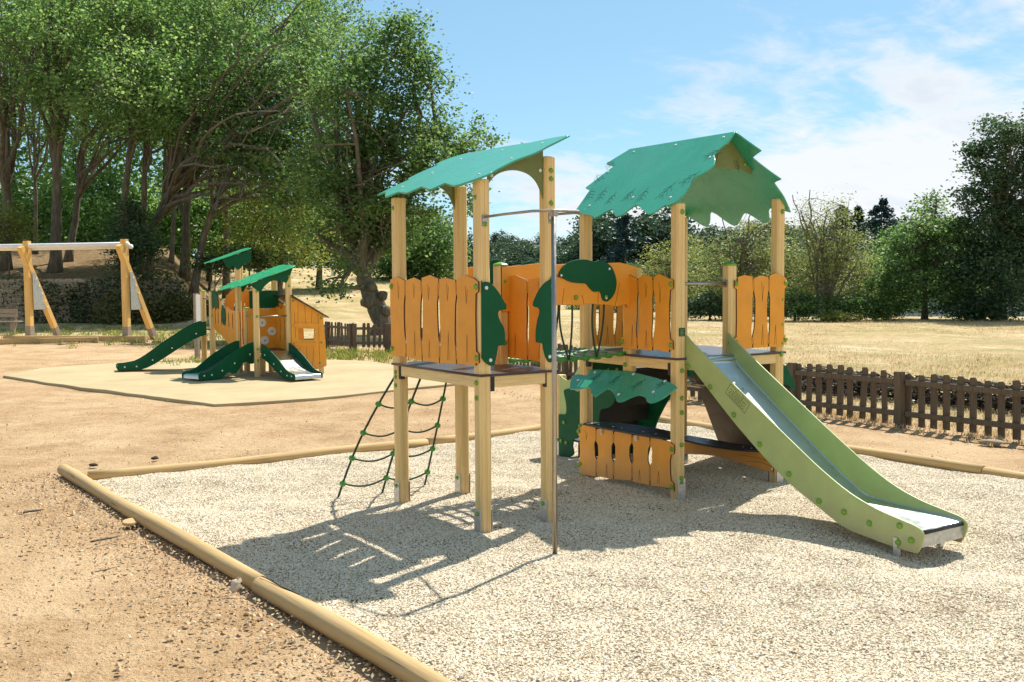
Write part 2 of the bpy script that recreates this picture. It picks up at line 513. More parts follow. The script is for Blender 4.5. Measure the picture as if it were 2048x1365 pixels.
class MB:
    def __init__(self):
        self.v, self.f = [], []

    def add(self, vs, fs):
        k = len(self.v)
        self.v += [tuple(x) for x in vs]
        self.f += [tuple(i + k for i in f) for f in fs]
        return self

    def box(self, x0, x1, y0, y1, z0, z1, mat4=None):
        vs = [Vector((x, y, z)) for z in (z0, z1) for y in (y0, y1) for x in (x0, x1)]
        if mat4 is not None:
            vs = [mat4 @ v for v in vs]
        return self.add(vs, [(0, 2, 3, 1), (4, 5, 7, 6), (0, 1, 5, 4), (2, 6, 7, 3), (0, 4, 6, 2), (1, 3, 7, 5)])

    def tube(self, pts, r, n=8, cap=True):
        pts = [Vector(p) for p in pts]
        rs = r if isinstance(r, (list, tuple)) else [r] * len(pts)
        ring, fs = [], []
        d0 = (pts[1] - pts[0]).normalized()
        side = d0.cross(Vector((0, 0, 1)))
        if side.length < 0.05:
            side = d0.cross(Vector((1, 0, 0)))
        side.normalize()
        for i, p in enumerate(pts):
            d = (pts[min(i + 1, len(pts) - 1)] - pts[max(i - 1, 0)])
            if d.length < 1e-9:
                d = d0
            d.normalize()
            side = (side - d * side.dot(d))
            if side.length < 1e-6:
                side = d.orthogonal()
            side.normalize()
            up = d.cross(side)
            for k in range(n):
                a = 2 * math.pi * k / n
                ring.append(p + (side * math.cos(a) + up * math.sin(a)) * rs[i])
        for i in range(len(pts) - 1):
            for k in range(n):
                a, b = i * n + k, i * n + (k + 1) % n
                fs.append((a, b, b + n, a + n))
        if cap:
            fs.append(tuple(range(n - 1, -1, -1)))
            e = (len(pts) - 1) * n
            fs.append(tuple(e + k for k in range(n)))
        return self.add(ring, fs)

    def lathe(self, prof, n=10, mat4=None):
        vs, fs = [], []
        for (r, z) in prof:
            for k in range(n):
                a = 2 * math.pi * k / n
                v = Vector((r * math.cos(a), r * math.sin(a), z))
                vs.append(mat4 @ v if mat4 is not None else v)
        for i in range(len(prof) - 1):
            for k in range(n):
                a, b = i * n + k, i * n + (k + 1) % n
                fs.append((a, b, b + n, a + n))
        e = (len(prof) - 1) * n
        fs.append(tuple(range(n - 1, -1, -1)))
        fs.append(tuple(e + k for k in range(n)))
        return self.add(vs, fs)

    def prism(self, poly, th, O, U, V):
        """closed polygon (u, v) in the frame O, U, V, thickness th centred on the plane"""
        O, U, V = Vector(O), Vector(U), Vector(V)
        N = U.cross(V).normalized()
        n = len(poly)
        vs = [O + U * p[0] + V * p[1] + N * s for s in (-th / 2, th / 2) for p in poly]
        fs = [tuple(range(n - 1, -1, -1)), tuple(range(n, 2 * n))]
        fs += [(i, (i + 1) % n, (i + 1) % n + n, i + n) for i in range(n)]
        return self.add(vs, fs)

    def mesh(self, name, smooth=False):
        me = bpy.data.meshes.new(name)
        me.from_pydata(self.v, [], self.f)
        me.update()
        if smooth:
            me.polygons.foreach_set("use_smooth", [True] * len(me.polygons))
        return me

    def build(self, name, mat, parent=None, smooth=False, bevel=0.0, kind=None):
        me = self.mesh(name, smooth)
        if bevel:
            bm = bmesh.new()
            bm.from_mesh(me)
            bmesh.ops.recalc_face_normals(bm, faces=bm.faces)
            ed = [e for e in bm.edges if len(e.link_faces) == 2 and e.calc_face_angle(0) > 0.6]
            bmesh.ops.bevel(bm, geom=ed, offset=bevel, segments=2, affect='EDGES', clamp_overlap=True)
            bm.to_mesh(me)
            bm.free()
        return obj(name, me, mat, parent, kind)


def obj(name, me, mat, parent=None, kind=None):
    if mat is not None and not me.materials:
        me.materials.append(mat if not isinstance(mat, str) else MAT[mat])
    o = bpy.data.objects.new(name, me)
    COL.objects.link(o)
    if parent is not None:
        o.parent = parent
    if kind:
        o["kind"] = kind
    return o


def tag(o, label, cat, group=None):
    o["label"], o["category"] = label, cat
    if group:
        o["group"] = group
    return o


def thing(name, label, cat, loc=(0, 0, 0), rz=0.0, group=None):
    o = bpy.data.objects.new(name, None)
    COL.objects.link(o)
    o.empty_display_size = 0.2
    o.location = loc
    o.rotation_euler = (0, 0, rz)
    return tag(o, label, cat, group)


def smooth_loop(pts, n=4, corner=()):
    """Catmull-Rom through a closed outline; indices in `corner` stay sharp"""
    out, m = [], len(pts)
    for i in range(m):
        p0, p1, p2, p3 = (Vector((*pts[(i + k) % m], 0)) for k in (-1, 0, 1, 2))
        if i in corner:
            p0 = p1
        if (i + 1) % m in corner:
            p3 = p2
        for k in range(n):
            s = k / n
            q = 0.5 * ((2 * p1) + (-p0 + p2) * s + (2 * p0 - 5 * p1 + 4 * p2 - p3) * s * s + (-p0 + 3 * p1 - 3 * p2 + p3) * s ** 3)
            out.append((q.x, q.y))
    return out


def sheet_mesh(name, outline, holes, th, O, U, V, bev=0.0015):
    """flat board with holes, real thickness and eased edges, in the frame O, U, V"""
    cu = bpy.data.curves.new(name, 'CURVE')
    cu.dimensions = '2D'
    cu.fill_mode = 'BOTH'
    cu.extrude = max(th / 2 - bev, 0.0002)
    cu.bevel_depth = bev
    cu.bevel_resolution = 1
    cu.offset = -bev
    for loop in [outline] + list(holes):
        sp = cu.splines.new('POLY')
        sp.points.add(len(loop) - 1)
        for p, (x, y) in zip(sp.points, loop):
            p.co = (x, y, 0, 1)
        sp.use_cyclic_u = True
    tmp = bpy.data.objects.new(name, cu)
    COL.objects.link(tmp)
    dg = bpy.context.evaluated_depsgraph_get()
    me = bpy.data.meshes.new_from_object(tmp.evaluated_get(dg))
    bpy.data.objects.remove(tmp)
    bpy.data.curves.remove(cu)
    U, V = Vector(U), Vector(V)
    N = U.cross(V).normalized()
    X = Matrix((U, V, N)).transposed().to_4x4()
    X.translation = Vector(O)
    me.transform(X)
    me.name = name
    return me


def sheet(name, outline, holes, th, O, U, V, mat, parent, bev=0.0015):
    me = sheet_mesh(name, outline, holes, th, O, U, V, bev)
    o = obj(name, me, mat, parent)
    if mat == 'orange':                                   # the pressed board shows its dark core along every cut edge
        me.materials.append(MAT['orange_edge'])
        N = Vector(U).cross(Vector(V)).normalized()
        for p in me.polygons:
            if abs(p.normal.dot(N)) < 0.9:
                p.material_index = 1
    return o


def scribe(name, lines, O, U, V, off, width, mat, parent):
    """engraved lines: thin dark strips lying on a board's face"""
    O, U, V = Vector(O), Vector(U), Vector(V)
    N = U.cross(V).normalized()
    mb = MB()
    for ln in lines:
        for (a, b) in zip(ln[:-1], ln[1:]):
            A, B = Vector(a), Vector(b)
            d = (B - A)
            if d.length < 1e-5:
                continue
            d.normalize()
            s = Vector((-d.y, d.x)) * width / 2
            q = [A - s, B - s, B + s, A + s]
            vs = [O + U * p.x + V * p.y + N * (off + k) for k in (0.0, 0.0012) for p in q]
            mb.add(vs, [(0, 3, 2, 1), (4, 5, 6, 7), (0, 1, 5, 4), (1, 2, 6, 5), (2, 3, 7, 6), (3, 0, 4, 7)])
    return mb.build(name, mat, parent, kind="stuff")


# a domed plastic cap over a bolt, shared by every bolt in the place
_cap = MB().lathe([(0.021, 0), (0.022, 0.004), (0.02, 0.011), (0.013, 0.017), (0.004, 0.019)], 10).mesh("bolt_cap", True)
_cap.materials.append(MAT['cap'])
_scr = MB().lathe([(0.011, 0), (0.0115, 0.002), (0.007, 0.005)], 8).mesh("screw", True)
_scr.materials.append(MAT['white'])
NEGX, NEGY, POSX, POSY, UPZ = (-1, 0, 0), (0, -1, 0), (1, 0, 0), (0, 1, 0), (0, 0, 1)


def stud(me, name, parent, loc, n, s=1.0):
    o = bpy.data.objects.new(name, me)
    COL.objects.link(o)
    o.parent = parent
    o.location = loc
    o.rotation_euler = Vector(n).to_track_quat('Z', 'Y').to_euler()
    o.scale = (s, s, s)
    return o


def cap(parent, loc, n, s=1.0):
    return stud(_cap, "bolt_cap", parent, loc, n, s)


def screw(parent, loc, n, s=1.0):
    return stud(_scr, "screw", parent, loc, n, s)

# ------------------------------------------------------------------ ground
def sstep(a, b, x):
    t = np.clip((x - a) / (b - a), 0, 1)
    return t * t * (3 - 2 * t)


SY, CY = math.sin(YAW), math.cos(YAW)


def place(s, d):
    """ground plan: s metres to the right of the viewpoint's axis, d metres out"""
    return CAM.x + s * CY + d * SY, CAM.y - s * SY + d * CY


def bearing(s100, d):
    """a point d metres out on the bearing of s100 metres sideways per 100 m"""
    return place(s100 * d / 100.0, d)


def terrain(x, y):
    x, y = np.asarray(x, float), np.asarray(y, float)
    dx, dy = x - CAM.x, y - CAM.y
    d = dx * SY + dy * CY
    s = dx * CY - dy * SY
    b = np.where(d > 4, s / np.maximum(d, 4) * 100, np.sign(s) * 60)
    b = np.clip(b, -70, 70)
    front = sstep(8, 14, d)
    wood = (1 - sstep(-34, -28.5, b)) * sstep(47.5, 48.6, d) * (1.75 + 0.15 * np.clip(d - 48, 0, 16) + 0.03 * np.clip(d - 64, 0, 500))
    field = sstep(-34, -27, b) * (1 - sstep(-9, -2, b)) * (2.7 * sstep(33, 100, d) + 0.012 * np.maximum(d - 60, 0))
    dl = 84 - 33 * sstep(10, 24, b)
    lake = sstep(-8, -1, b) * (-1.7 * sstep(dl, dl + 5, d) + 1.7 * sstep(176, 186, d) + 9.0 * sstep(184, 330, d))
    return (wood + field + lake) * front


def wave(x, y, sc_, amp):
    return amp * mnoise.fractal(Vector((x * sc_, y * sc_, 3.3)), 1.0, 2.0, 3)


PIT = [(-1.99, 3.80), (4.97, 4.02), (4.97, -4.3), (-1.60, -4.3)]


def in_pit(x, y):
    xl = -2.03 + (3.8 - y) * 0.046
    return (x > xl) & (x < 4.97) & (y < 3.8 + (x + 2) * 0.03) & (y > -4.3)


def axis(lo, hi, step, far, growth=1.22):
    a = list(np.arange(lo, hi + 1e-6, step))
    s, v = step, a[-1]
    while v < far:
        s *= growth
        v += s
        a.append(v)
    s, v = step, a[0]
    while v > -far:
        s *= growth
        v -= s
        a.insert(0, v)
    return np.array(a)


gx, gy = axis(-5.5, 30, 0.3, 1200), axis(-7, 64, 0.36, 1200)
XX, YY = np.meshgrid(gx, gy)
ZZ = terrain(XX, YY)
DD = np.hypot(XX - CAM.x, YY - CAM.y)
NZ = np.array([mnoise.fractal(Vector((a * 0.45, b * 0.45, 1.7)), 1.0, 2.0, 3) for a, b in zip(XX.ravel(), YY.ravel())]).reshape(XX.shape)
NB = np.array([mnoise.noise(Vector((a * 0.06, b * 0.06, 9.1))) for a, b in zip(XX.ravel(), YY.ravel())]).reshape(XX.shape)
ZZ = ZZ + NZ * np.where(DD < 30, 0.018, 0.05) + NB * np.where(DD < 26, 0.0, 0.12) - 0.02
ZZ = np.where(in_pit(XX, YY), np.minimum(ZZ, -0.03), ZZ)
INNER = in_pit(XX - 0.45, YY) & in_pit(XX + 0.45, YY) & in_pit(XX, YY + 0.45) & in_pit(XX, YY - 0.45)
ZZ = np.where(INNER, -0.22, ZZ)
ny, nx = XX.shape
gm = bpy.data.meshes.new("ground")
idx = np.arange(nx * ny).reshape(ny, nx)
quads = np.stack([idx[:-1, :-1], idx[:-1, 1:], idx[1:, 1:], idx[1:, :-1]], -1).reshape(-1, 4)


def fill_mesh(me, verts, quads_):
    verts = np.ascontiguousarray(verts, dtype=np.float32).reshape(-1, 3)
    q = np.ascontiguousarray(quads_, dtype=np.int32)
    k = q.shape[1]
    me.vertices.add(len(verts))
    me.vertices.foreach_set("co", verts.ravel())
    me.loops.add(q.size)
    me.loops.foreach_set("vertex_index", q.ravel())
    me.polygons.add(len(q))
    me.polygons.foreach_set("loop_start", np.arange(0, q.size, k, dtype=np.int32))
    me.polygons.foreach_set("loop_total", np.full(len(q), k, dtype=np.int32))
    me.update(calc_edges=True)
    return me


fill_mesh(gm, np.stack([XX, YY, ZZ], -1), quads)
gm.polygons.foreach_set("use_smooth", [True] * len(gm.polygons))
dx, dy = XX - CAM.x, YY - CAM.y
Dp = dx * SY + dy * CY
Bp = np.where(Dp > 4, (dx * CY - dy * SY) / np.maximum(Dp, 4) * 100, -60)
# the dry field lies past the picket fence and past the bare earth of the play area
fence_x = np.where(YY < 9.3, 7.35, np.where(YY < 18.8, 7.35 + (YY - 9.3) * 0.19, 9.2))
grass = sstep(-0.2, 0.9, XX - fence_x) * (YY < 19.5)
grass = np.maximum(grass, sstep(27, 34, Dp) * sstep(-36, -28, Bp))
grass = np.maximum(grass, sstep(33, 38, Dp) * (Bp < -28))
wood = sstep(47, 48.5, Dp) * (1 - sstep(-31, -27, Bp))
for nm, arr in (("grass", grass), ("wood", wood)):
    at_ = gm.attributes.new(nm, 'FLOAT', 'POINT')
    at_.data.foreach_set("value", np.ascontiguousarray(arr, dtype=np.float32).ravel())
obj("ground", gm, 'ground', None, "structure")


def gz(x, y):
    return float(terrain(x, y))


lm_ = MB()
lm_.add([(-600, -600, -0.55), (900, -600, -0.55), (900, 900, -0.55), (-600, 900, -0.55)], [(0, 1, 2, 3)])
lm_.build("lake", 'water', None, kind="structure")

# pit of loose gravel: an uneven bed and every pebble on it
HOLLOWS = [(2.28, -2.35, 0.045, 0.55), (0.12, -0.71, 0.03, 0.35), (2.3, -1.7, 0.03, 0.6), (0.0, 1.85, 0.025, 0.4), (2.5, 2.4, 0.03, 0.4)]


def bed_z(x, y):
    z = 0.014 + 0.026 * mnoise.fractal(Vector((x * 1.1, y * 1.1, 5)), 1, 2, 3) + 0.012 * mnoise.noise(Vector((x * 4.2, y * 4.2, 2)))
    for (hx, hy, dp_, r_) in HOLLOWS:
        z -= dp_ * math.exp(-((x - hx) ** 2 + (y - hy) ** 2) / (r_ * r_))
    e = min(x + 2.02 - (3.8 - y) * 0.046, 4.98 - x, 3.8 + (x + 2) * 0.03 - y)
    return max(z, 0.004) if e < 0.5 else z


bx, by = np.linspace(-2.1, 5.1, 90), np.linspace(-4.4, 4.1, 110)
verts, fcs = [], []
for j, y in enumerate(by):
    xl, xr = -2.02 + (3.8 - y) * 0.046, 4.98
    for i in range(90):
        x = xl + (xr - xl) * i / 89
        yy = min(y, 3.78 + (x + 2) * 0.03)
        verts.append((x, yy, bed_z(x, yy)))
for j in range(109):
    for i in range(89):
        a = j * 90 + i
        fcs.append((a, a + 1, a + 91, a + 90))
pm = bpy.data.meshes.new("gravel_bed")
fill_mesh(pm, verts, fcs)
bed = obj("gravel_bed", pm, 'gravelbed', None, "structure")


def gravel_nodes():
    ng = bpy.data.node_groups.new("loose_gravel", 'GeometryNodeTree')
    ng.interface.new_socket("Geometry", in_out='INPUT', socket_type='NodeSocketGeometry')
    ng.interface.new_socket("Geometry", in_out='OUTPUT', socket_type='NodeSocketGeometry')
    N, Lk = ng.nodes, ng.links
    gi, go = N.new("NodeGroupInput"), N.new("NodeGroupOutput")
    dist = N.new("GeometryNodeDistributePointsOnFaces")
    dist.inputs["Density"].default_value = 8200
    ns = N.new("ShaderNodeTexNoise")
    ns.inputs["Scale"].default_value = 3.2
    ns.inputs["Detail"].default_value = 4
    ns.inputs["Roughness"].default_value = 0.65
    pos = N.new("GeometryNodeInputPosition")
    Lk.new(pos.outputs[0], ns.inputs["Vector"])
    mr_ = N.new("ShaderNodeMapRange")
    mr_.inputs[1].default_value = 0.34
    mr_.inputs[2].default_value = 0.58
    mr_.inputs[3].default_value = 5200
    mr_.inputs[4].default_value = 12500
    Lk.new(ns.outputs["Fac"], mr_.inputs[0])
    Lk.new(mr_.outputs[0], dist.inputs["Density"])
    ico = N.new("GeometryNodeMeshIcoSphere")
    ico.inputs["Radius"].default_value = 1.0
    ico.inputs["Subdivisions"].default_value = 1
    setp = N.new("GeometryNodeSetPosition")
    nz = N.new("ShaderNodeTexNoise")
    nz.inputs["Scale"].default_value = 0.9
    nz.inputs["Detail"].default_value = 1
    sub = N.new("ShaderNodeVectorMath")
    sub.operation = 'SUBTRACT'
    sub.inputs[1].default_value = (0.5, 0.5, 0.5)
    scl = N.new("ShaderNodeVectorMath")
    scl.operation = 'SCALE'
    scl.inputs["Scale"].default_value = 0.9
    Lk.new(nz.outputs["Color"], sub.inputs[0])
    Lk.new(sub.outputs[0], scl.inputs[0])
    Lk.new(scl.outputs[0], setp.inputs["Offset"])
    Lk.new(ico.outputs[0], setp.inputs[0])
    mt = N.new("GeometryNodeSetMaterial")
    mt.inputs["Material"].default_value = MAT['gravel']
    Lk.new(setp.outputs[0], mt.inputs[0])
    inst = N.new("GeometryNodeInstanceOnPoints")
    rs = N.new("FunctionNodeRandomValue")
    rs.data_type = 'FLOAT_VECTOR'
    rs.inputs[0].default_value = (0.0048, 0.0044, 0.0036)
    rs.inputs[1].default_value = (0.0096, 0.0084, 0.0066)
    rr = N.new("FunctionNodeRandomValue")
    rr.data_type = 'FLOAT_VECTOR'
    rr.inputs[0].default_value = (-0.5, -0.5, 0)
    rr.inputs[1].default_value = (0.5, 0.5, 6.283)
    Lk.new(gi.outputs[0], dist.inputs[0])
    Lk.new(dist.outputs[0], inst.inputs["Points"])
    Lk.new(mt.outputs[0], inst.inputs["Instance"])
    Lk.new(rr.outputs[0], inst.inputs["Rotation"])
    Lk.new(rs.outputs[0], inst.inputs["Scale"])
    Lk.new(inst.outputs[0], go.inputs[0])
    return ng


gsrc = pm.copy()
gsrc.name = "gravel"
grav = obj("gravel", gsrc, None, None, "stuff")
md = grav.modifiers.new("loose_gravel", 'NODES')
md.node_group = gravel_nodes()

# poured rubber surface under the small playhouse
mo0 = [(-0.95, 16.2), (-0.5, 14.0), (0.91, 8.85), (2.45, 8.70), (5.55, 9.40), (6.4, 12.0), (6.4, 15.0), (4.9, 17.6), (2.2, 18.4), (-0.05, 17.6)]
mo = []
for k in range(len(mo0)):                                   # a hand-trowelled edge, never quite straight
    (ax_, ay_), (bx_, by_) = mo0[k], mo0[(k + 1) % len(mo0)]
    m_ = int(math.hypot(bx_ - ax_, by_ - ay_) / 0.25)
    for q in range(m_):
        xx_, yy_ = ax_ + (bx_ - ax_) * q / m_, ay_ + (by_ - ay_) * q / m_
        mo.append((xx_ + 0.05 * mnoise.noise(Vector((xx_ * 1.3, yy_ * 1.3, 4))) + 0.02 * mnoise.noise(Vector((xx_ * 6, yy_ * 6, 1))), yy_ + 0.06 * mnoise.noise(Vector((xx_ * 1.3, yy_ * 1.3, 8))) + 0.02 * mnoise.noise(Vector((xx_ * 6, yy_ * 6, 3)))))
obj("rubber_surface", sheet_mesh("rubber_surface", mo, [], 0.09, (0, 0, -0.018), (1, 0, 0), (0, 1, 0), 0.01), 'mat', None, "structure")

# ------------------------------------------------------------------ logs round the pit
rng = random.Random(4)


def log(p0, p1, r, label, seed):
    p0, p1 = Vector((*p0, 0)), Vector((*p1, 0))
    d = p1 - p0
    n = max(6, int(d.length / 0.35))
    rn = random.Random(seed)
    pts, rs = [], []
    ph = rn.random() * 6
    for i in range(n + 1):
        x = d.length * i / n
        pts.append((x, 0.010 * math.sin(x * 1.3 + ph), 0.008 * math.sin(x * 1.9 + ph * 2)))
        rs.append(r * (1 + 0.05 * math.sin(x * 2.6 + ph) + rn.uniform(-0.02, 0.02)))
    pts = [(-0.012, 0, 0)] + pts + [(d.length + 0.012, 0, 0)] if False else pts
    rs[0] *= 0.93
    rs[-1] *= 0.93
    o = MB().tube(pts, rs, 14).build("edging_log", 'log', None, True)
    o.location = (p0.x, p0.y, 0.035)
    o.rotation_euler = (0, 0, math.atan2(d.y, d.x))
    for p in o.data.polygons:
        if len(p.vertices) > 4:
            p.use_smooth = False
    return tag(o, label, "log", "logs edging the gravel pit")


log((-2.06, 4.36), (-1.825, -0.36), 0.057, "long round log along the bare earth, its free end past the pit corner", 1)
log((-1.825, -0.372), (-1.70, -4.1), 0.060, "round log nearest the viewer, with a long crack", 2)
log((-1.93, 3.83), (1.62, 3.72), 0.056, "edging log behind the rope net, meeting the long log at the corner", 3)
log((1.63, 3.72), (4.80, 4.02), 0.056, "edging log behind the leaf tower, towards the far pit corner", 4)
log((4.97, 4.25), (5.0, 1.75), 0.055, "edging log seen under the slide tower, starting at the far pit corner", 5)
log((5.0, 1.74), (4.98, -0.86), 0.057, "edging log right of the slide's middle, in front of the picket fence", 6)
log((4.98, -0.87), (4.95, -4.2), 0.057, "last edging log on the slide side, reaching out of view past a joint", 7)
ck = MB()
cz = 0.1
pp = []
for k in range(12):
    t_ = 0.03 + 0.1 * k
    of = -0.012 + 0.0055 * k + 0.004 * math.sin(k * 1.7)
    pp.append((-1.825 + 0.0335 * t_ + of, -0.372 - 0.9994 * t_, 0.035 + math.sqrt(0.0602 ** 2 - of ** 2) - 0.0005))
ck.tube(pp, [0.002, 0.003, 0.0045, 0.004, 0.0045, 0.005, 0.004, 0.0045, 0.004, 0.003, 0.002, 0.001], 6)
# the open split in the near log is part of that log
lg = [o for o in bpy.data.objects if o.name.startswith("edging_log")]
near = [o for o in lg if "nearest the viewer" in o["label"]][0]
cko = ck.build("crack", 'black', near)
cko.matrix_parent_inverse = (Matrix.Translation(near.location) @ near.rotation_euler.to_matrix().to_4x4()).inverted()

# ------------------------------------------------------------------ picket fences


def picket_mesh(seed):
    rn = random.Random(seed)
    w, t, h = 0.043, 0.010, 0.66
    prof = [(-w, 0.0), (w, 0.0), (w, h - 0.02), (w * 0.72, h - 0.003 - rn.random() * 0.006), (-w * 0.6, h), (-w, h - 0.024)]
    mb = MB().prism(prof, 2 * t, (0, 0, 0.02), (1, 0, 0), (0, 0, 1))
    me = mb.mesh("picket")
    me.materials.append(MAT['fence'])
    return me


PICK = [picket_mesh(i) for i in range(4)]


def fence(p0, p1, label, pitch=0.173, per=10, seed=1, lean=0.03, h=1.0):
    p0, p1 = Vector((*p0, 0)), Vector((*p1, 0))
    d = p1 - p0
    L, rz = d.length, math.atan2(d.y, d.x)
    rn = random.Random(seed)
    t = thing("picket_fence", label, "fence", (p0.x, p0.y, gz(p0.x, p0.y)), rz)
    bay = pitch * per
    nb = max(1, int(math.ceil(L / bay - 0.05)))
    for k in range(nb + 1):
        x = min(k * bay, L)
        if k == nb and L - (nb - 1) * bay < 0.2:
            continue
        o = MB().box(-0.055, 0.055, -0.02, 0.075, -0.15, 0.685 * h).build("post", 'fence', t, False, 0.008)
        o.location = (x, 0.015, 0)
        o.rotation_euler = (rn.uniform(-lean, lean), rn.uniform(-lean, lean), rn.uniform(-0.04, 0.04))
    for k in range(nb):
        x0, x1 = k * bay + 0.057, min((k + 1) * bay, L) - 0.057
        if x1 - x0 < 0.05:
            continue
        for z in (0.16, 0.555):
            o = MB().box(-(x1 - x0) / 2, (x1 - x0) / 2, 0.012, 0.05, -0.035, 0.035).build("rail", 'fence', t, False, 0.005)
            o.location = ((x0 + x1) / 2, 0, z * h + rn.uniform(-0.008, 0.008))
            o.rotation_euler = (0, rn.uniform(-0.008, 0.008), 0)
    n = int(L / pitch)
    for i in range(n):
        x = pitch * (i + 0.5)
        o = bpy.data.objects.new("picket", PICK[rn.randrange(4)])
        COL.objects.link(o)
        o.parent = t
        o.location = (x + rn.uniform(-0.008, 0.008), 0, rn.uniform(-0.012, 0.012))
        o.rotation_euler = (rn.uniform(-lean, lean), rn.uniform(-lean * 1.4, lean * 1.4), rn.uniform(-0.08, 0.08))
        o.scale = (rn.uniform(0.9, 1.08), 1, h * rn.uniform(0.97, 1.03))
    return t


fence((7.16, -3.65), (7.20, 9.30), "low brown picket fence running between the slide and the dry field", seed=3)
fence((7.22, 9.42), (8.98, 18.75), "far stretch of brown picket fence passing behind the leaf tower", seed=5, lean=0.03)
fence((8.95, 18.92), (8.28, 19.52), "short brown picket fence panel at the foot of the gnarled oak", 0.15, 6, 7, 0.04)
fence((8.24, 19.62), (8.26, 22.1), "brown picket fence side return beside the orange playhouse wall", 0.14, 12, 9, 0.05)

# ------------------------------------------------------------------ the large climbing frame
A_, B_, QX, MX, EX, OFF = 0.588, 1.258, 1.946, 2.550, 3.154, 0.03
BM = 0.64
HW = 0.049
PS = thing("climbing_frame", "large climbing frame with two green leaf roofs, rope net, pole and pale green slide", "climbing frame", (0, 0, 0))


def post_mesh(h, w=HW, ch=0.017, gr=0.0035, gd=0.004):
    """square laminated post with broad chamfers and a fine groove down each face"""
    prof = []
    for k in range(4):
        a = k * math.pi / 2
        c, s = math.cos(a), math.sin(a)
        for (u, v) in ((w, -w + ch), (w, -gr), (w - gd, -gr * 0.4), (w - gd, gr * 0.4), (w, gr), (w, w - ch)):
            prof.append((u * c - v * s, u * s + v * c))
    n = len(prof)
    mb = MB()
    mb.add([(x, y, 0) for x, y in prof] + [(x, y, h - 0.006) for x, y in prof] + [(x * 0.93, y * 0.93, h) for x, y in prof],
           [tuple(range(n - 1, -1, -1)), tuple(range(2 * n, 3 * n))] +
           [(i, (i + 1) % n, (i + 1) % n + n, i + n) for i in range(n)] +
           [(i + n, (i + 1) % n + n, (i + 1) % n + 2 * n, i + 2 * n) for i in range(n)])
    return mb.mesh("post")


def post(parent, x, y, z0, z1, w=HW, feet=None, capped=False, bands=()):
    o = obj("post", post_mesh(z1 - z0, w), 'glue', parent)
    o.location = (x, y, z0)
    if feet:
        for s in (-1, 1):
            if feet == 'x':
                f = MB().box(s * w - 0.004 * (s < 0) , s * w + 0.004 * (s > 0) + 0.0005, -w + 0.006, w - 0.006, -0.05, 0.185)
            else:
                f = MB().box(-w + 0.006, w - 0.006, s * w - 0.004 * (s < 0), s * w + 0.004 * (s > 0) + 0.0005, -0.05, 0.185)
            f = f.build("foot_plate", 'galv', o)
        n = (-1, 0, 0) if feet == 'x' else (0, -1, 0)
        stud(_cap, "bolt_cap", o, (n[0] * (w + 0.005), n[1] * (w + 0.005), 0.155), n, 0.8)
    if capped:
        k = w * 1.1
        c = MB().lathe([(k * 1.15, 0), (k * 1.18, 0.012), (k * 1.0, 0.020), (0.01, 0.034)], 8).build("post_cap", 'cap', o)
        c.location = (0, 0, z1 - z0 - 0.004)
        c.rotation_euler = (0, 0, math.pi / 8)
    return o


PZL, PZH = 2.525, 2.745
post(PS, 0, B_, 0.0, PZL, feet='x')
post(PS, 0, 0, 0.0, PZL + 0.045, feet='x')
post(PS, A_, 0, 0.0, PZH + 0.02, feet='x')
post(PS, A_, B_, 0.0, PZH - 0.1, feet='x')
post(PS, QX, B_, 0.0, 2.46, feet='y')
post(PS, QX, OFF, 0.0, 2.47, feet='y')
post(PS, EX, OFF, 0.0, 2.555, feet='y')
post(PS, EX, B_, 0.0, 2.46, feet='y')
post(PS, A_, BM, 1.10, 1.965, capped=True)
post(PS, QX, BM, 1.045, 1.965, capped=True)
post(PS, MX, OFF, 1.04, 1.965, capped=True)
post(PS, MX, B_, 1.05, 1.965, capped=True)
post(PS, MX - 0.02, 2.42, 0.0, 0.845, w=0.043, feet='x', capped=False)
lowcap = MB().lathe([(0.056, 0), (0.056, 0.012), (0.045, 0.018)], 8).build("post_cap", 'cap', PS)
lowcap.location = (QX, BM, 1.03)

# decks and the beams under them
sheet("deck", [(-0.055, -0.06), (A_ + 0.06, -0.06), (A_ + 0.06, B_ + 0.06), (-0.055, B_ + 0.06)], [], 0.018, (0, 0, 1.165), POSX, POSY, 'deck', PS)
sheet("deck", [(QX - 0.055, OFF - 0.055), (EX + 0.06, OFF - 0.055), (EX + 0.06, B_ + 0.06), (QX - 0.055, B_ + 0.06)], [], 0.018, (0, 0, 1.187), POSX, POSY, 'deck', PS)


def beam(x0, x1, y0, y1, z0, z1, name="deck_beam"):
    lx, ly = x1 - x0, y1 - y0
    L_, w = max(lx, ly), min(lx, ly)
    o = MB().box(-L_ / 2, L_ / 2, -w / 2, w / 2, 0, z1 - z0).build(name, 'beam', PS, False, 0.004)
    o.location = ((x0 + x1) / 2, (y0 + y1) / 2, z0)
    if ly > lx:
        o.rotation_euler = (0, 0, math.pi / 2)
    return o


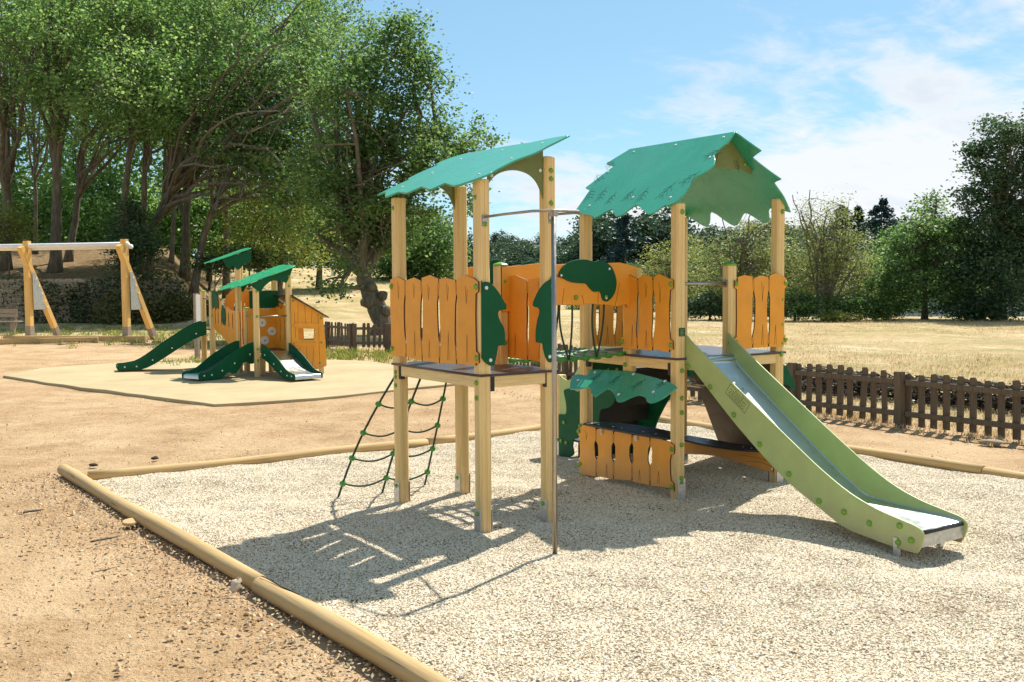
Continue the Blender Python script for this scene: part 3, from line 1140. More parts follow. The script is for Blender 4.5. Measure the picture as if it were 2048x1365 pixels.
beam(-0.035, 0.0, 0.05, B_ - 0.05, 1.072, 1.155)
beam(A_, A_ + 0.035, 0.05, B_ - 0.05, 1.072, 1.155)
beam(0.05, A_ - 0.03, -0.035, 0.0, 1.072, 1.155)
beam(0.05, A_ - 0.03, B_, B_ + 0.035, 1.072, 1.155)
beam(QX - 0.035, QX, OFF + 0.05, B_ - 0.05, 1.092, 1.177)
beam(EX, EX + 0.035, OFF + 0.05, B_ - 0.05, 1.092, 1.177)
beam(QX + 0.05, EX - 0.05, OFF - 0.035, OFF, 1.092, 1.177)
beam(QX + 0.05, EX - 0.05, B_, B_ + 0.035, 1.092, 1.177)
for (x, y) in ((A_ - 0.03, -0.02), (-0.02, B_ - 0.055), (0.06, -0.018), (QX - 0.018, OFF + 0.06), (QX - 0.018, B_ - 0.06)):
    MB().box(x - 0.02, x + 0.02, y - 0.02, y + 0.02, 1.045, 1.15).build("beam_bracket", 'black', PS)

# ---- plank-like boards


def stadium(u, z0, z1, w, lean, bend, n=7):
    """a narrow crooked slot"""
    L_, R_ = [], []
    for i in range(n):
        s = i / (n - 1)
        x = u + lean * (s - 0.5) + bend * math.sin(s * math.pi)
        k = w / 2 * (0.35 if i in (0, n - 1) else 1.0)
        z = z0 + (z1 - z0) * (s if i in (0, n - 1) else 0.02 + 0.96 * s)
        L_.append((x - k, z))
        R_.append((x + k, z))
    return L_ + R_[::-1]


def plank_board(O, U, V, w, z0, z1, n, seed, tabL=0.0, tabR=0.0, th=0.013, slot=(0.17, 0.80), mat='orange', parent=PS, name="side_panel", caps=True, slot_w=0.037, bottom=None, capn=None):
    """one board cut to look like n rough planks: notched ends, crooked slots, scored cracks; u runs 0..w, v is height"""
    rn = random.Random(seed)
    edges = [w * i / n + (0 if i in (0, n) else rn.uniform(-0.012, 0.012)) for i in range(n + 1)]
    bot = bottom or (lambda u: z0)
    top, bt = [], []
    for i in range(n):
        a, b = edges[i], edges[i + 1]
        h1, h2, h3 = rn.uniform(-0.02, 0.004), rn.uniform(0.0, 0.026), rn.uniform(-0.02, 0.004)
        g = 0.006
        top += [(a + g, z1 + h1), (a + (b - a) * rn.uniform(0.35, 0.6), z1 + h2), (b - g, z1 + h3)]
        if i < n - 1:
            top += [(b - g, z1 - 0.03), (b + g, z1 - 0.03)]
        k1, k2 = rn.uniform(-0.012, 0.012), rn.uniform(-0.014, 0.01)
        bt += [(a + g, bot(a) + k1), (b - g, bot(b) + k2)]
        if i < n - 1:
            bt += [(b - g, bot(b) + 0.03), (b + g, bot(b) + 0.03)]
    out = []
    out += top[::-1]                                         # right to left along the top, then down the left side
    hh = z1 - z0
    wob = [rn.uniform(-0.006, 0.006) for _ in range(8)]
    left = [(wob[0], z1 - 0.05)]
    if tabL:
        left += [(-tabL, z1 - 0.035), (-tabL - 0.004, z1 - 0.10), (-tabL * 0.2, z1 - 0.115)]
    left += [(wob[1], z0 + hh * 0.62), (wob[2], z0 + hh * 0.4)]
    if tabL:
        left += [(-tabL * 0.2, z0 + 0.10), (-tabL, z0 + 0.095), (-tabL + 0.003, z0 + 0.025)]
    out += left
    out += bt
    right = [(w + wob[3], z0 + 0.02)]
    if tabR:
        right += [(w + tabR, z0 + 0.022), (w + tabR - 0.003, z0 + 0.09), (w + tabR * 0.2, z0 + 0.105)]
    right += [(w + wob[4], z0 + hh * 0.4), (w + wob[5], z0 + hh * 0.6)]
    if tabR:
        right += [(w + tabR * 0.2, z1 - 0.115), (w + tabR, z1 - 0.10), (w + tabR, z1 - 0.03)]
    out += right
    holes, lines = [], []
    for i in range(1, n):
        e = edges[i]
        ln, bd = rn.uniform(-0.02, 0.02), rn.uniform(-0.014, 0.014)
        s0, s1 = slot[0] + rn.uniform(-0.02, 0.02), slot[1] + rn.uniform(-0.03, 0.02)
        if slot_w > 0:
            holes.append(stadium(e, bot(e) + hh * s0, bot(e) + hh * s1, slot_w, ln, bd))
        for sg in (-1, 1):
            lines.append([(e + ln * 0.5 + sg * 0.006, z0 + hh * s1 + (bot(e) - z0)), (e + sg * 0.008, z1 - 0.03)])
            lines.append([(e - ln * 0.5 + sg * 0.006, bot(e) + hh * s0), (e + sg * 0.008, bot(e) + 0.028)])
    for i in range(n):
        c = (edges[i] + edges[i + 1]) / 2 + rn.uniform(-0.03, 0.03)
        if rn.random() < 0.6:
            t0 = z1 - hh * rn.uniform(0.04, 0.1)
            d = hh * rn.uniform(0.18, 0.3)
            lines.append([(c - 0.014, t0), (c - 0.003, t0 - d), (c + 0.012, t0 - d * 0.2)])
        if rn.random() < 0.75:
            b0 = bot(c) + hh * 0.03
            d = hh * rn.uniform(0.2, 0.34)
            lines.append([(c - 0.012, b0), (c + 0.002, b0 + d), (c + 0.012, b0)])
    o = sheet(name, out, holes, th, O, U, V, mat, parent)
    scribe("scored_line", lines, O, U, V, th / 2 - 0.0002, 0.0032, 'orange_line', o)
    if caps:
        Ov, Uv, Vv = Vector(O), Vector(U), Vector(V)
        N = Uv.cross(Vv)
        for (tb, side) in ((tabL, 0), (tabR, 1)):
            for z in (z1 - 0.065, z0 + 0.058):
                u = (-tb * 0.5 if side == 0 else w + tb * 0.5) if tb else (0.028 if side == 0 else w - 0.028)
                cap(parent, Ov + Uv * u + Vv * z + N * (th / 2), N, 1.0)
    return o


# leaf tower: left barrier (outer face of x = 0), right barrier beside the bridge
plank_board((-0.057, B_ + 0.045, 0), (0, -1, 0), UPZ, B_ + 0.052, 1.235, 1.868, 5, 11, 0.0, 0.045)
plank_board((A_ + 0.057, BM + 0.03, 0), (0, -1, 0), UPZ, BM - 0.0, 1.225, 1.865, 2, 23, 0.0, 0.02, caps=False, slot_w=0.032)
# slide tower: barrier left of the slide, barrier right of the slide, brown inner face at the back
plank_board((QX - 0.057, BM + 0.005, 0), (0, -1, 0), UPZ, BM - OFF - 0.03, 1.245, 1.872, 3, 31, 0.035, 0.045)
plank_board((MX + 0.03, OFF - 0.057, 0), POSX, UPZ, EX - MX - 0.01, 1.245, 1.872, 3, 47, 0.03, 0.03)
plank_board((QX - 0.02, B_ + 0.057, 0), POSX, UPZ, MX - QX, 1.215, 1.87, 3, 53, 0.0, 0.0, caps=False, slot_w=0.042)
# low counters under the slide tower, with curved black tops
cb = lambda u: 0.035 + 0.075 * (u / 1.25)
plank_board((QX - 0.057, B_ + 0.02, 0), (0, -1, 0), UPZ, B_ - OFF - 0.0, 0.06, 0.50, 5, 61, 0.02, 0.045, name="counter_front", slot=(0.36, 0.76), slot_w=0.052, bottom=cb)
ct = [(QX - 0.075, OFF + 0.05), (QX - 0.095, 0.35), (QX - 0.10, 0.64), (QX - 0.095, 0.95), (QX - 0.075, B_ - 0.05), (QX + 0.06, B_ - 0.05), (QX + 0.20, 1.02), (QX + 0.25, 0.64), (QX + 0.20, 0.26), (QX + 0.06, OFF + 0.05)]
sheet("counter_top", smooth_loop(ct, 4, (0, 4, 5, 9)), [], 0.018, (0, 0, 0.512), POSX, POSY, 'black', PS)
for y in (0.30, 0.47, 0.75, 0.86, 1.05, 1.14):
    screw(PS, (QX - 0.02 + 0.03 * math.sin(y * 3), y, 0.5212), UPZ, 0.8)
for y in (0.95, 0.47):
    k = MB().lathe([(0.026, 0), (0.026, 0.006), (0.013, 0.0065), (0.013, 0.012)], 12).build("counter_bracket", 'steel', PS)
    k.location = (QX - 0.0645, y, 0.47)
    k.rotation_euler = Vector((-1, 0, 0)).to_track_quat('Z', 'Y').to_euler()
cf = smooth_loop([(0.0, 0.10), (0.55, 0.155), (1.1, 0.115), (1.27, 0.105), (1.285, 0.27), (1.2, 0.285), (0.6, 0.20 + 0.07), (0.0, 0.255)], 4, (0, 3, 4, 7))
b2 = sheet("counter_front", cf, [], 0.013, (EX - 0.056, B_ + 0.02, 0.0), (0, -1, 0), UPZ, 'orange', PS)
scribe("scored_line", [[(0.95, 0.16), (1.12, 0.18), (1.26, 0.16)], [(0.85, 0.21), (1.05, 0.215), (1.26, 0.20)]], (EX - 0.056, B_ + 0.02, 0), (0, -1, 0), UPZ, 0.0064, 0.003, 'orange_line', b2)
ct2 = [(EX + 0.02, OFF + 0.05), (EX + 0.02, B_ - 0.05), (EX - 0.06, B_ - 0.05), (EX - 0.20, 1.0), (EX - 0.25, 0.64), (EX - 0.20, 0.28), (EX - 0.06, OFF + 0.05)]
sheet("counter_top", smooth_loop(ct2, 4, (0, 1, 2, 6)), [], 0.018, (0, 0, 0.285), POSX, POSY, 'black', PS)
for y in (0.25, 0.35, 0.8, 0.95):
    screw(PS, (EX - 0.08, y, 0.2942), UPZ, 0.8)
for z in (0.135, 0.24):
    screw(PS, (EX - 0.064, 0.02, z), NEGX, 0.8)

# ---- dark green leaf boards flanking the pole opening
lf1 = [(-0.038, 1.80), (-0.03, 1.83), (0.0, 1.838), (0.04, 1.828), (0.10, 1.77), (0.15, 1.70), (0.172, 1.655), (0.165, 1.637), (0.115, 1.63), (0.10, 1.605), (0.115, 1.56), (0.15, 1.505), (0.158, 1.45), (0.158, 1.39), (0.15, 1.38), (0.098, 1.375), (0.092, 1.34), (0.075, 1.27), (0.06, 1.235), (0.03, 1.235), (-0.005, 1.255), (-0.04, 1.29)]
sheet("leaf_board", smooth_loop(lf1, 3, (13, 15, 21)), [], 0.013, (0, -0.057, 0), POSX, UPZ, 'leafgreen', PS)
lf2 = [(A_ + 0.02, 1.84), (A_ - 0.02, 1.848), (A_ - 0.07, 1.825), (A_ - 0.12, 1.775), (A_ - 0.165, 1.70), (A_ - 0.175, 1.665), (A_ - 0.16, 1.65), (A_ - 0.125, 1.64), (A_ - 0.115, 1.61), (A_ - 0.135, 1.55), (A_ - 0.15, 1.47), (A_ - 0.15, 1.395), (A_ - 0.14, 1.385), (A_ - 0.09, 1.375), (A_ - 0.075, 1.30), (A_ - 0.045, 1.245), (A_ - 0.015, 1.232), (A_ + 0.02, 1.27)]
sheet("leaf_board", smooth_loop(lf2, 3, (12, 13, 17)), [], 0.013, (0, -0.057, 0), POSX, UPZ, 'leafgreen', PS)
for (x, z) in ((0.0, 1.795), (0.03, 1.275), (A_, 1.80), (A_ - 0.03, 1.275)):
    screw(PS, (x, -0.0635, z), NEGY, 1.3)
for (x, z) in ((A_ + 0.0, 1.86), (A_ + 0.0, 1.34)):
    cap(PS, (x, -HW, z), NEGY, 0.7)
for z in (1.84, 1.65, 1.35):
    cap(PS, (A_ - 0.0, BM - HW, z), NEGY, 1.0)

# ---- pole and its loop
MB().tube([(0.12, -0.713, -0.05), (0.12, -0.713, 2.31)], 0.0165, 14).build("pole", 'steel', PS, True)
lp = [(0.0, -HW, 2.30), (-0.005, -0.30, 2.305), (0.02, -0.60, 2.31), (0.09, -0.71, 2.31), (0.20, -0.74, 2.31), (0.34, -0.70, 2.312), (0.44, -0.58, 2.315), (0.52, -0.35, 2.325), (0.585, -HW, 2.335)]
MB().tube(lp, 0.0095, 8).build("pole_loop", 'steel', PS, True)
MB().box(0.095, 0.145, -0.738, -0.69, 2.27, 2.315).build("pole_clamp", 'steel', PS, False, 0.006)
for (x, y, z) in ((0.0, -HW, 2.265), (A_, -HW, 2.30)):
    MB().box(x - 0.025, x + 0.025, y - 0.006, y, z - 0.03, z + 0.05).build("loop_bracket", 'galv', PS, False, 0.003)
    cap(PS, (x, y - 0.006, z - 0.012), NEGY, 0.7)
for (x, z) in ((A_ - 0.0, 2.42), (A_, 2.66), (A_, 2.60)):
    cap(PS, (x + 0.0, -HW, z), NEGY, 0.9)
for (x, y, z) in ((-0.0, -HW, 2.44), (0.0, B_ + 0.0, 2.44)):
    cap(PS, (x - HW, y if y > 0 else 0.0, z), NEGX, 0.8)
MB().tube([(QX + HW, OFF, 1.81), (MX - HW, OFF, 1.81)], 0.014, 10).build("grab_bar", 'steel', PS, True)
k = MB().lathe([(0.034, 0), (0.034, 0.008), (0.02, 0.012)], 12).build("bar_flange", 'steel', PS)
k.location = (MX - HW, OFF, 1.81)
k.rotation_euler = Vector((-1, 0, 0)).to_track_quat('Z', 'Y').to_euler()

# ---- roof of the leaf tower: a single tilted leaf
NPr = Vector((-0.46, 0, 1)).normalized()
UPr = Vector((1, 0, 0.46)).normalized()
sl = math.hypot(1, 0.46)


def onP(x, y):
    return (x * sl, y)


rp = [(-0.09, 1.46), (-0.04, 1.40), (-0.19, 1.12), (-0.10, 1.06), (-0.165, 0.80), (-0.06, 0.76), (-0.17, 0.43), (-0.06, 0.40), (-0.16, 0.10), (-0.125, -0.02), (-0.02, -0.12), (0.05, -0.10), (0.20, -0.085), (0.27, -0.12), (0.34, -0.19), (0.46, -0.17), (0.56, -0.17), (0.68, -0.16), (0.70, 0.10), (0.69, 0.34), (0.73, 0.75), (0.74, 1.10), (0.76, 1.44), (0.70, 1.62), (0.58, 1.64), (0.55, 1.53), (0.42, 1.58), (0.26, 1.56), (0.22, 1.46), (0.08, 1.49)]
rp = [onP(*p) for p in rp]
roofP = sheet("leaf_roof", smooth_loop(rp, 3, (0, 1, 2, 3, 4, 5, 6, 7, 17, 22, 25, 28)), [], 0.014, (0, 0, 2.597), UPr, POSY, 'roofgreen', PS)
for (x, y) in ((0.02, 0.05), (0.3, 0.05), (0.58, 0.05), (0.02, 1.22), (0.3, 1.22), (0.58, 1.22), (0.6, 0.62)):
    screw(roofP, Vector((0, 0, 2.597)) + UPr * (x * sl) + Vector((0, y, 0)) + NPr * 0.0073, NPr, 1.0)
zr = lambda x: 2.586 + 0.46 * x
ar = [(0.049, 2.53), (0.075, 2.565), (0.12, 2.605), (0.18, 2.632), (0.26, 2.648), (0.34, 2.645), (0.42, 2.62), (0.48, 2.57), (0.52, 2.50), (0.539, 2.45), (0.539, zr(0.539)), (0.049, zr(0.049))]
for yy in (-0.012, B_ + 0.012):
    sheet("roof_arch", smooth_loop(ar, 3, (0, 9, 10, 11)), [], 0.013, (0, yy, 0), POSX, UPZ, 'olive', PS)
for (x, z) in ((0.08, 2.60), (0.51, 2.66)):
    screw(PS, (x, -0.0187, z), NEGY, 1.2)

# ---- gabled roof of the slide tower: two leaf halves meeting at a ridge
ZR, KR = 3.096, 0.93
sr = math.hypot(1, KR)
halfL = [(2.546, 1.33), (2.41, 1.52), (2.36, 1.35), (2.145, 1.51), (2.11, 1.40), (1.865, 1.33), (1.83, 1.04), (1.795, 0.93), (1.85, 0.84), (1.865, 0.77), (1.80, 0.66), (1.80, 0.57), (1.865, 0.52), (1.885, 0.46), (1.80, 0.25), (1.79, 0.17), (1.855, 0.10), (1.86, 0.03), (1.905, -0.03), (2.0, -0.03), (2.095, 0.01), (2.15, -0.07), (2.205, -0.115), (2.28, -0.06), (2.325, -0.01), (2.40, -0.02), (2.45, -0.05), (2.546, -0.03)]
halfR = [(2.546, -0.03), (2.64, -0.10), (2.72, -0.165), (2.757, -0.045), (2.78, -0.035), (2.88, -0.10), (2.965, -0.17), (2.985, -0.08), (3.02, -0.07), (3.12, -0.07), (3.25, -0.03), (3.20, 0.16), (3.31, 0.27), (3.325, 0.35), (3.23, 0.46), (3.25, 0.54), (3.33, 0.68), (3.31, 0.77), (3.19, 0.88), (3.30, 1.02), (3.32, 1.12), (3.21, 1.23), (3.22, 1.33), (3.10, 1.40), (2.98, 1.52), (2.95, 1.38), (2.74, 1.52), (2.70, 1.37), (2.546, 1.33)]
UL = Vector((-1, 0, -KR)).normalized()
UR = Vector((1, 0, -KR)).normalized()
hl = [((2.546 - x) * sr, -y) for x, y in halfL]
roofL = sheet("leaf_roof", smooth_loop(hl, 3, (0, 1, 2, 3, 4, 5, 27)), [], 0.014, (2.546, 0, ZR - 0.004), UL, (0, -1, 0), 'roofgreen', PS)
hr = [((x - 2.546) * sr, y) for x, y in halfR]
roofR = sheet("leaf_roof", smooth_loop(hr, 3, (0, 2, 6, 10, 24, 26, 28)), [], 0.014, (2.546, 0, ZR - 0.004), UR, POSY, 'roofgreen', PS)
NL = UL.cross(Vector((0, -1, 0))).normalized()
NR = UR.cross(Vector((0, 1, 0))).normalized()


def onL(x, y, k=0.0073):
    return Vector((2.546, y, ZR - 0.004)) + UL * ((2.546 - x) * sr) + NL * k


for (x, y) in ((2.50, 0.06), (2.50, 0.65), (2.50, 1.22), (2.30, 0.02), (2.30, 1.36), (1.93, 0.10), (1.93, 1.18), (1.97, 0.62)):
    screw(roofL, onL(x, y), NL, 1.1)


def veins(c, ang, L_):
    """scored leaf veins: a midrib and side ribs"""
    cx, cy = c
    ca, sa = math.cos(ang), math.sin(ang)
    P = lambda u, v: (cx + u * ca - v * sa, cy + u * sa + v * ca)
    ls = [[P(0, 0), P(L_ * 0.5, L_ * 0.06), P(L_, 0)]]
    for s in (0.25, 0.5, 0.75):
        for g in (-1, 1):
            ls.append([P(L_ * s, L_ * 0.05 * math.sin(s * 3)), P(L_ * (s - 0.16), g * L_ * 0.18), P(L_ * (s - 0.3), g * L_ * 0.26)])
    return ls


vl = []
for (x, y, a, l) in ((1.98, 1.10, 0.3, 0.2), (1.93, 0.92, 0.1, 0.17), (1.95, 0.70, 0.0, 0.16), (1.92, 0.48, 0.2, 0.2), (1.93, 0.24, -0.2, 0.22), (2.05, 0.10, -0.6, 0.2), (2.30, 0.08, -0.9, 0.18), (2.20, 1.36, 0.9, 0.2), (2.35, 1.38, 0.9, 0.18), (2.0, 1.28, 0.5, 0.2)):
    vl += veins(((2.546 - x) * sr, -y), math.pi + a, l)
scribe("scored_line", vl, (2.546, 0, ZR - 0.004), UL, (0, -1, 0), 0.0069, 0.0035, 'roofline', roofL)
ga = [(MX - 0.30, ZR - 0.335), (MX - 0.20, ZR - 0.315), (MX - 0.08, ZR - 0.295), (MX + 0.05, ZR - 0.31), (MX + 0.17, ZR - 0.30), (MX + 0.29, ZR - 0.335), (MX + 0.31, ZR - 0.31), (MX, ZR - 0.025), (MX - 0.31, ZR - 0.31)]
for yy in (0.07, 1.20):
    gb = sheet("roof_gable", smooth_loop(ga, 3, (0, 5, 6, 7, 8)), [], 0.013, (0, yy, 0), POSX, UPZ, 'olive', PS)
    if yy < 1:
        scribe("scored_line", veins((MX - 0.22, ZR - 0.25), 0.5, 0.16) + veins((MX + 0.1, ZR - 0.22), -1.2, 0.12), (0, yy, 0), POSX, UPZ, 0.0064, 0.004, 'roofline', gb)
        for x in (-0.19, 0.21):
            cap(PS, (MX + x, yy - 0.0065, ZR - 0.255), NEGY, 0.8)
        cap(PS, (MX, yy - 0.0065, ZR - 0.09), NEGY, 0.7)
for (x, y, z, n) in ((QX, OFF - HW, 2.40, NEGY), (EX, OFF - HW, 2.44, NEGY), (QX + HW, OFF + 0.02, 2.36, POSX)):
    cap(PS, (x, y, z), n, 1.0)

# ---- suspension bridge between the towers
w0, w1 = A_ - 0.03, QX + 0.03
wn_ = w1 - w0


def bridge_side(y, seed):
    top = [(0, 1.955), (0.18, 1.965), (0.36, 1.985), (0.58, 1.972), (0.8, 1.998), (1.02, 1.985), (1.22, 1.995), (wn_, 1.955)]
    bot = [(wn_, 1.60), (1.31, 1.605), (1.29, 1.635), (1.17, 1.615), (1.08, 1.635), (0.98, 1.635), (0.90, 1.645), (0.76, 1.635), (0.60, 1.645), (0.48, 1.63), (0.30, 1.645), (0.15, 1.60), (0, 1.60)]
    o = sheet("bridge_board", smooth_loop(top + bot, 2, (0, 7, 8, 9, 10, 20)), [], 0.013, (w0, y, 0), POSX, UPZ, 'orange', PS)
    scribe("scored_line", [[(0.83, 1.64), (0.81, 1.72)], [(0.98, 1.64), (0.985, 1.76)], [(1.17, 1.62), (1.22, 1.82)], [(0.4, 1.64), (0.38, 1.75)], [(0.6, 1.65), (0.62, 1.78)]], (w0, y, 0), POSX, UPZ, 0.0064, 0.004, 'orange_line', o)
    return o


bs1 = bridge_side(BM - 0.057, 1)
bs2 = bridge_side(B_ + 0.057, 2)
lfb = [(1.105, 1.875), (1.14, 1.935), (1.20, 1.985), (1.28, 2.012), (1.37, 2.02), (1.44, 2.012), (1.50, 2.0), (1.535, 2.015), (1.60, 2.002), (1.67, 1.965), (1.715, 1.90), (1.735, 1.82), (1.72, 1.745), (1.68, 1.69), (1.63, 1.66), (1.585, 1.675), (1.565, 1.73), (1.545, 1.752), (1.49, 1.745), (1.44, 1.78), (1.40, 1.815), (1.33, 1.82), (1.24, 1.83), (1.16, 1.86)]
sheet("leaf_board", smooth_loop(lfb, 3, (0, 7, 14, 17)), [], 0.013, (0, BM - 0.0705, 0), POSX, UPZ, 'leafgreen', bs1)
for (x, z) in ((1.14, 1.885), (1.655, 1.94), (1.62, 1.69)):
    screw(bs1, (x, BM - 0.077, z), NEGY, 1.0)
lff = [(0.80, 1.86), (0.84, 1.96), (0.92, 2.02), (1.0, 2.03), (1.07, 1.99), (1.08, 1.9), (1.10, 1.86), (1.16, 1.86), (1.19, 1.93), (1.25, 1.99), (1.34, 2.02), (1.42, 2.005), (1.50, 2.01), (1.58, 1.97), (1.62, 1.88), (1.55, 1.80), (1.35, 1.82), (1.1, 1.80), (0.9, 1.82)]
sheet("leaf_board", smooth_loop(lff, 3), [], 0.013, (0, B_ + 0.0435, 0), POSX, UPZ, 'leafgreen', bs2)
screw(bs2, (1.37, B_ + 0.0365, 1.975), NEGY, 1.0)
for x in (1.30, 1.62):
    cap(PS, (x, BM - 0.0635, 1.70), NEGY, 1.0)
bz = lambda x: 1.205 - 0.03 * math.sin(math.pi * (x - A_) / (QX - A_))
nrung = 10
for i in range(nrung):
    x = A_ + 0.11 + (QX - A_ - 0.22) * i / (nrung - 1)
    rg = MB().tube([(x, BM - 0.01, bz(x)), (x, B_ - 0.03, bz(x))], 0.019, 8).build("rung", 'steel', PS, True)
    for y in (BM + 0.0, (BM + B_) / 2, B_ - 0.04):
        MB().lathe([(0.016, -0.03), (0.0225, -0.026), (0.0225, 0.026), (0.016, 0.03)], 8, Matrix.Translation((x, y, bz(x))) @ Matrix.Rotation(math.pi / 2, 4, 'Y')).build("clip", 'capdark', rg, True)
for y in (BM + 0.0, BM + 0.16, (BM + B_) / 2, B_ - 0.17, B_ - 0.04):
    pts = [(A_ + 0.04 + (QX - A_ - 0.08) * i / 12, y, bz(A_ + 0.04 + (QX - A_ - 0.08) * i / 12) + 0.004) for i in range(13)]
    MB().tube(pts, 0.0125, 8).build("bridge_rope", 'capdark', PS, True)
for y, s in ((BM - 0.02, -1), (B_ + 0.02, 1)):
    for xs, xt in (((1.165, 1.295), 1.26), ((1.64, 1.52), 1.56), ((0.78, 0.92), 0.86)):
        for x0 in xs:
            dxx = (xt - x0)
            pts = [(x0 + dxx * (t_ ** 1.6) - 0.02 * math.sin(t_ * 3.1) * (1 if x0 < xt else -0.3), y, 1.655 - (1.655 - bz(xt)) * t_) for t_ in [i / 8 for i in range(9)]]
            MB().tube(pts, 0.0085, 6).build("hanger_rope", 'rope', PS, True)

# ---- climbing net at the back of the leaf tower
tops = [(-0.02, B_ + 0.06, 1.06), (0.235, B_ + 0.06, 1.06), (0.49, B_ + 0.06, 1.06)]
foots = [(-0.36, 1.76, -0.02), (0.07, 1.77, -0.02), (0.51, 1.80, -0.02)]
lev = [0.22, 0.45, 0.655, 0.86]


def netpt(k, s):
    a, b = Vector(tops[k]), Vector(foots[k])
    p = a.lerp(b, s)
    bulge = math.sin(s * math.pi) * 0.04
    return p + Vector((0.03 * (k - 1) * math.sin(s * math.pi), bulge, 0))


clip_me = MB().lathe([(0.004, -0.026), (0.022, -0.018), (0.03, 0), (0.022, 0.018), (0.004, 0.026)], 8).mesh("clip", True)
clip_me.materials.append(MAT['capdark'])
net = obj("climbing_net", MB().tube([tops[0], tops[2]], 0.008, 6).mesh("climbing_net", True), 'rope', PS)
for k in range(3):
    MB().tube([netpt(k, i / 12) for i in range(13)], 0.0095, 6).build("net_rope", 'rope', net, True)
for s in lev:
    for k in range(2):
        a, b = netpt(k, s), netpt(k + 1, s)
        pts = [a.lerp(b, i / 8) - Vector((0, 0, 0.045 * math.sin(math.pi * i / 8))) for i in range(9)]
        MB().tube(pts, 0.0085, 6).build("net_rope", 'rope', net, True)
    for k in range(3):
        stud(clip_me, "clip", net, netpt(k, s), (0.3 * (k - 1), -0.4, 1), 1.0)
for x in (-0.02, 0.235, 0.49):
    cap(PS, (x, B_ + 0.0, 1.08), NEGY, 0.8)
for z in (0.99, 1.06, 1.10):
    cap(PS, (-HW, B_ - 0.01, z), NEGX, 0.8)
for (y, z) in ((0.0, 1.0), (0.0, 1.11)):
    cap(PS, (-HW, y + 0.0, z), NEGX, 0.9)
for z in (1.09, 0.86, 0.74, 0.47, 0.19):
    cap(PS, (QX, OFF - HW, z), NEGY, 0.95)
for z in (1.66, 1.44, 1.17, 1.27, 0.19, 0.255):
    cap(PS, (EX, OFF - HW, z), NEGY, 0.95)
for z in (0.49, 0.13):
    cap(PS, (QX - HW - 0.013, B_ + 0.01, z), NEGX, 0.9)
cap(PS, (QX - HW, BM, 1.10), NEGX, 1.0)

# ---- awning leaf under the slide tower deck
nA = Vector((-0.21, 0, 0.25)).normalized()
UA = Vector((0, -1, 0))
VA = nA.cross(UA)
OA = Vector((QX - 0.09, 0, 1.05))
aw = [(1.63, 1.09), (1.70, 1.17), (1.755, 1.20), (1.775, 1.14), (1.775, 1.02), (1.83, 1.05), (1.845, 0.75), (1.845, 0.45), (1.82, 0.15), (1.795, -0.05), (1.765, -0.16), (1.70, -0.13), (1.655, -0.10), (1.615, -0.04), (1.615, 0.03), (1.65, 0.10), (1.66, 0.19), (1.63, 0.26), (1.59, 0.31), (1.585, 0.38), (1.63, 0.46), (1.675, 0.58), (1.665, 0.63), (1.59, 0.68), (1.625, 0.78), (1.67, 0.86), (1.645, 0.96)]
kz = math.hypot(1, 0.84)
awl = [(-y, (x - (QX - 0.09)) * kz) for x, y in aw]
awn = sheet("leaf_awning", smooth_loop(awl, 3, (0, 5, 10, 23)), [], 0.013, OA, UA, VA, 'roofgreen', PS)
scribe("scored_line", veins((-0.62, -0.17), 1.35, 0.13) + veins((-0.90, -0.16), 1.2, 0.13) + veins((-0.32, -0.2), 1.1, 0.14) + veins((-0.06, -0.14), 0.9, 0.12), OA, UA, VA, 0.0066, 0.004, 'roofline', awn)
for (x, y) in ((1.81, 0.95), (1.83, 0.45), (1.80, 0.02), (1.72, 1.08), (1.70, 0.05), (1.64, 0.42)):
    screw(awn, OA + UA * (-y) + VA * ((x - (QX - 0.09)) * kz) + nA * 0.0068, nA, 1.3)

# ---- stair at the back of the slide tower, its side boards and dark treads
XS = MX - 0.07
st = [(1.30, 1.21), (1.62, 1.22), (1.72, 1.16), (1.95, 1.07), (2.13, 0.86), (2.25, 0.80), (2.37, 0.845), (2.38, 0.42), (2.26, 0.43), (2.25, 0.40), (2.05, 0.42), (1.8, 0.6), (1.5, 0.85), (1.3, 0.95)]
stp = [(-y, z) for y, z in st]
sheet("stair_side", smooth_loop(stp, 2, (0, 6, 7, 8, 13)), [], 0.013, (XS, 0, 0), (0, -1, 0), UPZ, 'lime', PS)
sg = [(2.38, 0.435), (2.26, 0.45), (2.25, 0.55), (2.285, 0.66), (2.28, 0.70), (2.18, 0.72), (2.02, 0.71), (1.92, 0.95), (1.75, 1.02), (1.55, 1.10), (1.42, 1.16), (1.32, 1.16), (1.32, 0.95), (1.50, 0.62), (1.68, 0.55), (1.72, 0.42), (1.92, 0.34), (2.06, 0.22), (2.12, 0.20), (2.14, 0.12), (2.12, 0.05), (2.2, 0.0), (2.30, -0.02), (2.38, 0.0)]
sgp = [(-y, z) for y, z in sg]
so = sheet("stair_leaf", smooth_loop(sgp, 3, (0, 23)), [], 0.013, (XS - 0.0138, 0, 0), (0, -1, 0), UPZ, 'leafgreen', PS)
scribe("scored_line", veins((-2.2, 0.60), 0.2, 0.14) + veins((-2.2, 0.48), 0.1, 0.12) + veins((-1.6, 0.9), 1.0, 0.2), (XS - 0.0138, 0, 0), (0, -1, 0), UPZ, 0.0064, 0.0035, 'roofline', so)
for (y, z) in ((2.28, 0.36), (2.33, 0.16), (2.24, 0.15)):
    cap(so, (XS - 0.0205, y, z), NEGX, 1.0)
sr2 = [(1.30, 1.10), (1.45, 1.10), (1.75, 0.85), (1.85, 0.68), (1.97, 0.62), (2.02, 0.50), (2.10, 0.48), (2.20, 0.38), (2.22, 0.30), (2.12, 0.26), (2.08, 0.0), (1.75, 0.0), (1.6, 0.4), (1.3, 0.8)]
